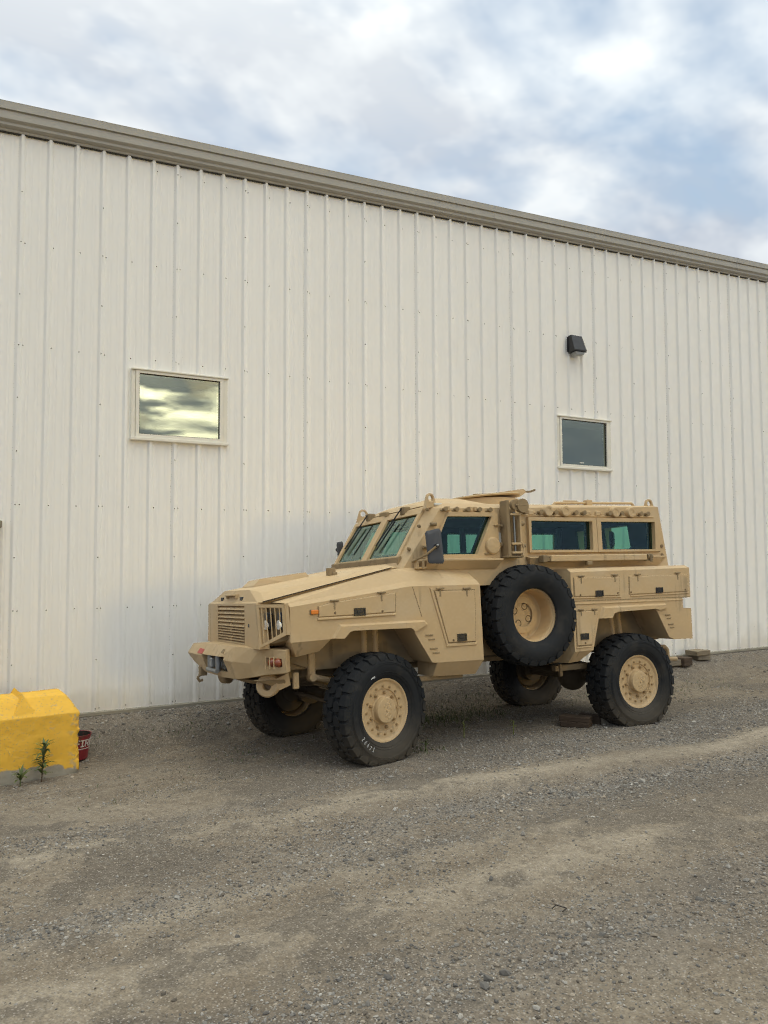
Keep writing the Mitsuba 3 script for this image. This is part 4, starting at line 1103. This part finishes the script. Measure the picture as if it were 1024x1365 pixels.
# folded awning beam below the rear windows
AB = vp('stowed_beam', box(2.19, 3.68, .045, .118, 1.992, 2.066, .008), 'tan_paint')
vp('beam_bracket', cat([box(2.075, 2.13, .04, .13, 1.985, 2.068, .006), box(2.135, 2.185, .06, .13, 1.995, 2.06, .006)]), 'tan_dark_dirty', AB)
vp('beam_end', cat([cyl((3.685, .06, 2.035), (3.76, .06, 2.035), .032, 14), cyl((3.72, .03, 2.06), (3.72, .03, 1.97), .016, 8), box(3.66, 3.78, .05, .10, 1.985, 2.005, .004)]), 'tan_dark_dirty', AB)
vp('beam_clip', box(2.72, 2.80, .04, .10, 1.945, 1.992, .006), 'tan_dark_dirty', AB)
for x, z in ((4.091, 2.169), (4.085, 2.058)):
    vp('rear_bolt', cyl((x, .205, z), (x, .188, z), .020, 10), 'bolt_brown', CB)
vp('rear_bolt', cyl((4.045, .205, 2.11), (4.045, .192, 2.11), .012, 8), 'bolt_brown', CB)
# mirrors
def mirror(cx, cy, cz, sgn, k=1.0):
    R_ = rotz(math.radians(-17 * sgn)) @ roty(math.radians(-4))
    P = []
    for x, z in ((-.084, -.17), (.080, -.185), (.080, .185), (-.084, .17)):
        for dy, s in ((-.034, .80), (-.018, 1.0), (.016, 1.0), (.026, .9)):
            for c1, c2 in ((.80, 1.0), (1.0, .88)):
                P.append((x * s * c1 * k, dy * k, z * s * c2 * k))
    mk_ = vp('mirror', moved(hull(P), (cx, cy, cz), R_), 'mirror_grey', smooth=40)
    vp('mirror_boss', moved(cat([cyl((.01, -.075 * sgn, .0), (.01, -.03 * sgn, .0), .026, 14)]), (cx, cy, cz), R_), 'black_plastic', mk_)
    return mk_


mk_ = mirror(.612, -.02, 2.168, 1)
vp('mirror_cap', trimesh.creation.icosphere(2, .014).apply_translation((.60, -.105, 2.178)), 'steel', mk_)
vp('mirror_arm', tube([(.59, -.09, 2.165), (.50, -.02, 2.08), (.45, .18, 2.02)], .011, 8), 'tan_dark_dirty', mk_)
mk2 = mirror(.585, 2.36, 2.285, -1, .58)
vp('mirror_arm', tube([(.585, 2.36, 2.22), (.50, 2.25, 2.16), (.48, 2.14, 2.12)], .014, 8), 'black_plastic', mk2)
vp('cabin_vent', hull([(3.0, .9, 2.715), (3.8, .9, 2.718), (3.0, 1.5, 2.715), (3.8, 1.5, 2.718), (3.1, 1.0, 2.76), (3.7, 1.0, 2.76), (3.1, 1.4, 2.76), (3.7, 1.4, 2.76)]), 'tan_dark_dirty', CB)
# inside: seats, a bulkhead, posts and a fan
for (x0, y0) in ((1.25, .50), (1.25, 1.40), (2.45, 1.45)):
    s_ = vp('seat', cat([box(x0, x0 + .12, y0, y0 + .45, 1.88, 2.10, .04)]), 'interior_dark', CB)
vp('cabin_post', cat([box(2.13, 2.17, .36, .40, 1.9, 2.56, .01), box(2.22, 2.29, 1.95, 2.02, 1.9, 2.56, .01), box(3.915, 3.96, 1.95, 2.02, 1.9, 2.56, .01)]), 'interior_grey', CB)
vp('dashboard', hull([(.62, .40, 2.02), (.62, 1.94, 2.02), (.90, .40, 2.06), (.90, 1.94, 2.06), (.50, .4, 1.88), (.5, 1.94, 1.88), (.92, .4, 1.88), (.92, 1.94, 1.88)]), 'interior_grey', CB)
sw = lathe([(.19, 0), (.205, .014), (.22, 0), (.205, -.014), (.19, 0)], 'z', 32)
vp('steering_wheel', moved(cat([sw, tube([(-.2, 0, 0), (.2, 0, 0)], .012, 6), cyl((0, 0, 0), (0, 0, -.25), .03, 10)]), (1.02, .68, 2.10), roty(.9)), 'black_plastic', CB)
vp('cabin_fan', cat([moved(lathe([(.0, .03), (.08, .03), (.10, .02), (.11, -.03), (.0, -.04)], 'y', 28), (3.93, .90, 2.31), rotz(.75)), tube([(3.93, .92, 2.21), (3.93, .92, 1.95)], .014, 6)]), 'black_plastic', CB)
vp('grab_handle', tube([(3.95, .6, 2.02), (3.95, .6, 2.16), (3.99, .6, 2.20), (4.0, .6, 2.02)], .014, 8), 'black_plastic', CB)

# ------------------------------------------------------------------ yellow concrete block
def block_mesh():
    L_, D_ = 1.75, .72
    z0, z1, z2 = -.62, .285, .452
    core = hull([(-L_, 0, z0), (0, 0, z0), (-L_, D_, z0), (0, D_, z0), (-L_, 0, z1), (0, 0, z1), (-L_, D_, z1), (0, D_, z1), (-L_ + .1, .16, z2), (-.10, .16, z2), (-L_ + .1, D_ - .16, z2), (-.10, D_ - .16, z2)])
    m = man(core)
    for x in (-.52, -1.25):
        key = hull([(x - .11, .015, z1), (x + .11, .015, z1), (x, .10, z1 + .215), (x, D_ - .1, z1 + .215), (x - .11, D_ - .015, z1), (x + .11, D_ - .015, z1)])
        m = m + man(key)
    m = m.refine_to_length(.028)
    t = tri(m)
    t = TM(t.vertices, t.faces, process=True)
    trimesh.smoothing.filter_taubin(t, iterations=2)
    v = np.array(t.vertices); n = np.array(t.vertex_normals)
    d = (meshkit.fbm(v * 7.0 + 3, 4, 2) - .5) * .014 + (meshkit.fbm(v * 26.0, 3, 7) - .5) * .008
    right = np.clip((v[:, 0] + .07) / .07, 0, 1)
    d -= right * np.clip(meshkit.fbm(v * 18 + 9, 3, 6) - .45, 0, 1) * .10
    t.vertices = v + n * d[:, None]
    return t


bm_ = block_mesh()
Rb = rotz(math.radians(5.0))
bm_ = moved(bm_, (1.212, -1.43, -.01), Rb)
put('concrete_block', bm_, 'block_paint', smooth=35, label='yellow painted concrete block at the left edge, bare along its foot', cat='concrete block')

# ------------------------------------------------------------------ fire bucket
BC = np.array([1.265, -.80, 0.0]); BC[2] = float(ground_z(BC[0], BC[1])) - .005
FB = 'fire_bucket'
tag(FB, 'red metal fire bucket with white lettering behind the yellow block', 'bucket')
bh = .255
br = lambda z: .118 + .036 * z / bh
put('body', moved(lathe([(.0, 0), (br(0), 0), (br(0) + .002, .004), (br(.10), .10), (br(.105) + .003, .105), (br(.11), .11), (br(bh), bh), (br(bh) + .006, bh + .003), (br(bh) + .004, bh + .010), (br(bh) - .004, bh + .006)], 'z', 48), BC), 'bucket_red', FB)
put('inside', moved(lathe([(br(bh) - .005, bh + .005), (br(.03) - .005, .03), (.0, .03)], 'z', 48), BC), 'bucket_inside', FB)
tm = meshkit.text_mesh('FIRE', .072, .003, True)
tm = TM(*trimesh.remesh.subdivide_to_size(tm.vertices, tm.faces, .02), process=False)
v = np.array(tm.vertices)
wd = v[:, 0].max(); zc = .142
view = math.atan2(CAM[1] - BC[1], CAM[0] - BC[0])
phi = view + (v[:, 0] - wd * .5) / .138 + .68
rr = br(zc + v[:, 1]) + .0015 + v[:, 2]
tm.vertices = BC + np.stack([rr * np.cos(phi), rr * np.sin(phi), zc + v[:, 1]], 1)
put('lettering', tm, 'white_print', FB, smooth=False)
band = moved(lathe([(br(.114) + .001, .114), (br(.118) + .0022, .118), (br(.122) + .001, .122)], 'z', 48), BC)
put('white_band', band, 'white_print', FB)
for s in (-1, 1):
    e = BC + np.array([s * (br(bh) + .004) * math.cos(.9), s * (br(bh) + .004) * math.sin(.9), bh - .03])
    put('ear', box(e[0] - .012, e[0] + .012, e[1] - .012, e[1] + .012, e[2] - .018, e[2] + .018, .004), 'bucket_red', FB)

# ------------------------------------------------------------------ timbers
rngt = random.Random(4)


def timber(cx, cy, L_, W_, H_, a_, tilt=0.0, zoff=0.0, rx=0.0):
    m = man(box(-L_ / 2, L_ / 2, -W_ / 2, W_ / 2, 0, H_, .006)).refine_to_length(.05)
    t = tri(m); v = np.array(t.vertices)
    t.vertices = v + (meshkit.fbm(v * 9 + cx * 7, 3, 3)[:, None] - .5) * .016
    t = moved(t, (0, 0, 0), rotz(a_) @ roty(tilt) @ rotx(rx))
    return moved(t, (cx, cy, float(ground_z(cx, cy)) + zoff))


for (cx, cy, L_, W_, H_, a_, zoff, mat, lab) in (
        (6.56, -2.86, .34, .17, .065, -1.02, .0, 'wood_dark', 'dark timber offcut lowest and nearest in front of the rear wheel'),
        (6.58, -2.83, .36, .18, .060, -.98, .064, 'wood_dark', 'dark timber lying flat on top of the other beside the rear wheel'),
        (6.83, -2.82, .26, .09, .115, -1.05, .0, 'wood_dark', 'narrow dark timber block between the stacked timbers and the rear tyre'),
        (6.97, -2.97, .20, .11, .075, -.42, .0, 'wood_grey', 'grey weathered timber wedged against the rear tyre')):
    put('timber', timber(cx, cy, L_, W_, H_, a_, zoff=zoff), mat, smooth=30, label=lab, cat='timber', group='timbers by the rear wheel')
for (cx, cy, L_, W_, H_, a_, zoff, mat, lab) in (
        (11.98, -.24, .38, .26, .085, .05, .095, 'wood_tan', 'pale tan wooden block with a split top by the wall'),
        (11.42, -.36, .28, .24, .14, .2, .0, 'wood_dark', 'dark brown wooden block left of the pale one by the wall'),
        (11.10, -.32, .40, .22, .10, -.1, .0, 'wood_grey', 'grey wooden block by the wall, hidden most by the rear wheel'),
        (12.05, -.22, .30, .24, .10, -.1, .0, 'wood_grey', 'grey brown wooden block under the pale one by the wall')):
    put('timber', timber(cx, cy, L_, W_, H_, a_, zoff=zoff), mat, smooth=30, label=lab, cat='timber', group='blocks by the wall')


# ------------------------------------------------------------------ weeds and litter
def leaf(p, az_, el, L_, w, droop=.6):
    n = 5; V = []
    pos = np.array(p, float); e = el
    for k in range(n + 1):
        t = k / n
        d = np.array([math.cos(az_) * math.cos(e), math.sin(az_) * math.cos(e), math.sin(e)])
        s = np.array([-math.sin(az_), math.cos(az_), 0])
        ww = w * (math.sin(math.pi * min(1, t * .93 + .07)) ** .8) * (1 - .3 * t)
        V += [pos - s * ww / 2 + [0, 0, ww * .18], pos.copy(), pos + s * ww / 2 + [0, 0, ww * .18]]
        pos = pos + d * L_ / n; e -= droop / n
    F = []
    for k in range(n):
        a_ = k * 3
        for o in (0, 1):
            F += [(a_ + o, a_ + o + 1, a_ + o + 4), (a_ + o, a_ + o + 4, a_ + o + 3)]
    return TM(np.array(V), np.array(F), process=False)


def weed(x, y, h, nleaf, L_, w, mat, label, seed, lean=0.0, el0=.75):
    rg = random.Random(seed)
    k_ = key_for('weed'); USED[k_] = 0
    tag(k_, label, 'weed')
    z = float(ground_z(x, y)) - .01
    top = np.array([x + lean, y, z + h])
    put('stem', tube([(x, y, z), (x + lean * .4, y, z + h * .5), top], .006, 6), 'stem_brown' if h > .2 else mat, k_)
    for i in range(nleaf):
        t = .22 + .78 * i / max(1, nleaf - 1) if h > .2 else .6 + .4 * i / nleaf
        p = np.array([x + lean * t * t + rg.uniform(-.006, .006), y + rg.uniform(-.006, .006), z + h * t])
        sc = (1.15 - .5 * abs(t - .55)) if h > .2 else 1.0
        put('leaf', leaf(p, i * 2.4 + rg.uniform(-.8, .8), el0 * (.2 + 1.0 * t) + rg.uniform(-.45, .35), L_ * sc * rg.uniform(.55, 1.2), w * rg.uniform(.7, 1.15), rg.uniform(.5, 1.6)), mat, k_, smooth=True)
    return k_


weed(.845, -1.60, .36, 40, .120, .034, 'leaf_green', 'tall leafy weed growing against the yellow block', 3, .03)
weed(.655, -1.66, .10, 18, .135, .028, 'leaf_green', 'low weed with a rosette of narrow leaves at the left of the block', 5, 0, .95)
weed(5.107, -2.62, .17, 9, .085, .013, 'leaf_pale', 'small pale green shoot in the gravel nearer the front wheel', 7)
weed(5.665, -2.80, .17, 8, .085, .013, 'leaf_pale', 'small pale green shoot in the gravel nearer the rear timbers', 9)
weed(4.40, -2.93, .09, 9, .10, .018, 'grass_green', 'low dusty weed just behind the front wheel', 11)


def grass(specs, seed):
    rg = np.random.default_rng(seed); V, F = [], []
    for (cx, cy, rx, ry, n, h) in specs:
        for _ in range(n):
            x, y = rg.normal(cx, rx), rg.normal(cy, ry)
            if y > -.05: continue
            z = float(ground_z(x, y)); a_ = rg.uniform(0, 6.28); hh = h * rg.uniform(.4, 1.2); w = .004
            d = np.array([math.cos(a_), math.sin(a_), 0]); s = np.array([-d[1], d[0], 0])
            b = np.array([x, y, z - .005]); m_ = b + d * hh * .35 + [0, 0, hh * .7]; t = b + d * hh * .9 + [0, 0, hh * .85]
            k_ = len(V); V += [b - s * w, b + s * w, m_ - s * w * .7, m_ + s * w * .7, t]
            F += [(k_, k_ + 1, k_ + 3), (k_, k_ + 3, k_ + 2), (k_ + 2, k_ + 3, k_ + 4)]
    return TM(np.array(V), np.array(F), process=False)


put('grass', grass([(5.6, -1.35, .55, .28, 900, .07), (6.6, -.75, .5, .15, 160, .06), (5.2, -.6, .6, .12, 120, .05), (2.1, -.55, .5, .12, 90, .04), (2.75, -.55, .3, .1, 60, .05), (4.4, -2.9, .15, .08, 60, .05), (2.9, -1.9, .3, .3, 90, .04),
                    (8.6, -1.5, .6, .35, 220, .05), (10.2, -1.2, .8, .3, 200, .05), (1.9, -2.6, .6, .3, 60, .035)], 6), 'grass_green', smooth=False, kind='stuff', label='thin grass growing in the gravel under the truck and along the wall')


def twig(pts, r, label, seed):
    P = [np.array([x, y, float(ground_z(x, y)) + dz]) for x, y, dz in pts]
    put('twig', tube(P, r, 6), 'twig', label=label, cat='twig')


twig([(2.873, -6.606, .012), (2.905, -6.600, .022), (2.925, -6.66, .016), (2.885, -6.672, .012)], .0028, 'bent dark twig lying on the bare dirt at the lower right', 1)
put('debris_scrap', hull([(2.79, -1.76, -.30), (2.83, -1.75, -.30), (2.80, -1.74, -.275), (2.83, -1.77, -.28), (2.77, -1.77, -.285), (2.81, -1.78, -.305)]), 'red_plastic', smooth=False, label='tiny red scrap on the dirt in front of the truck', cat='litter')
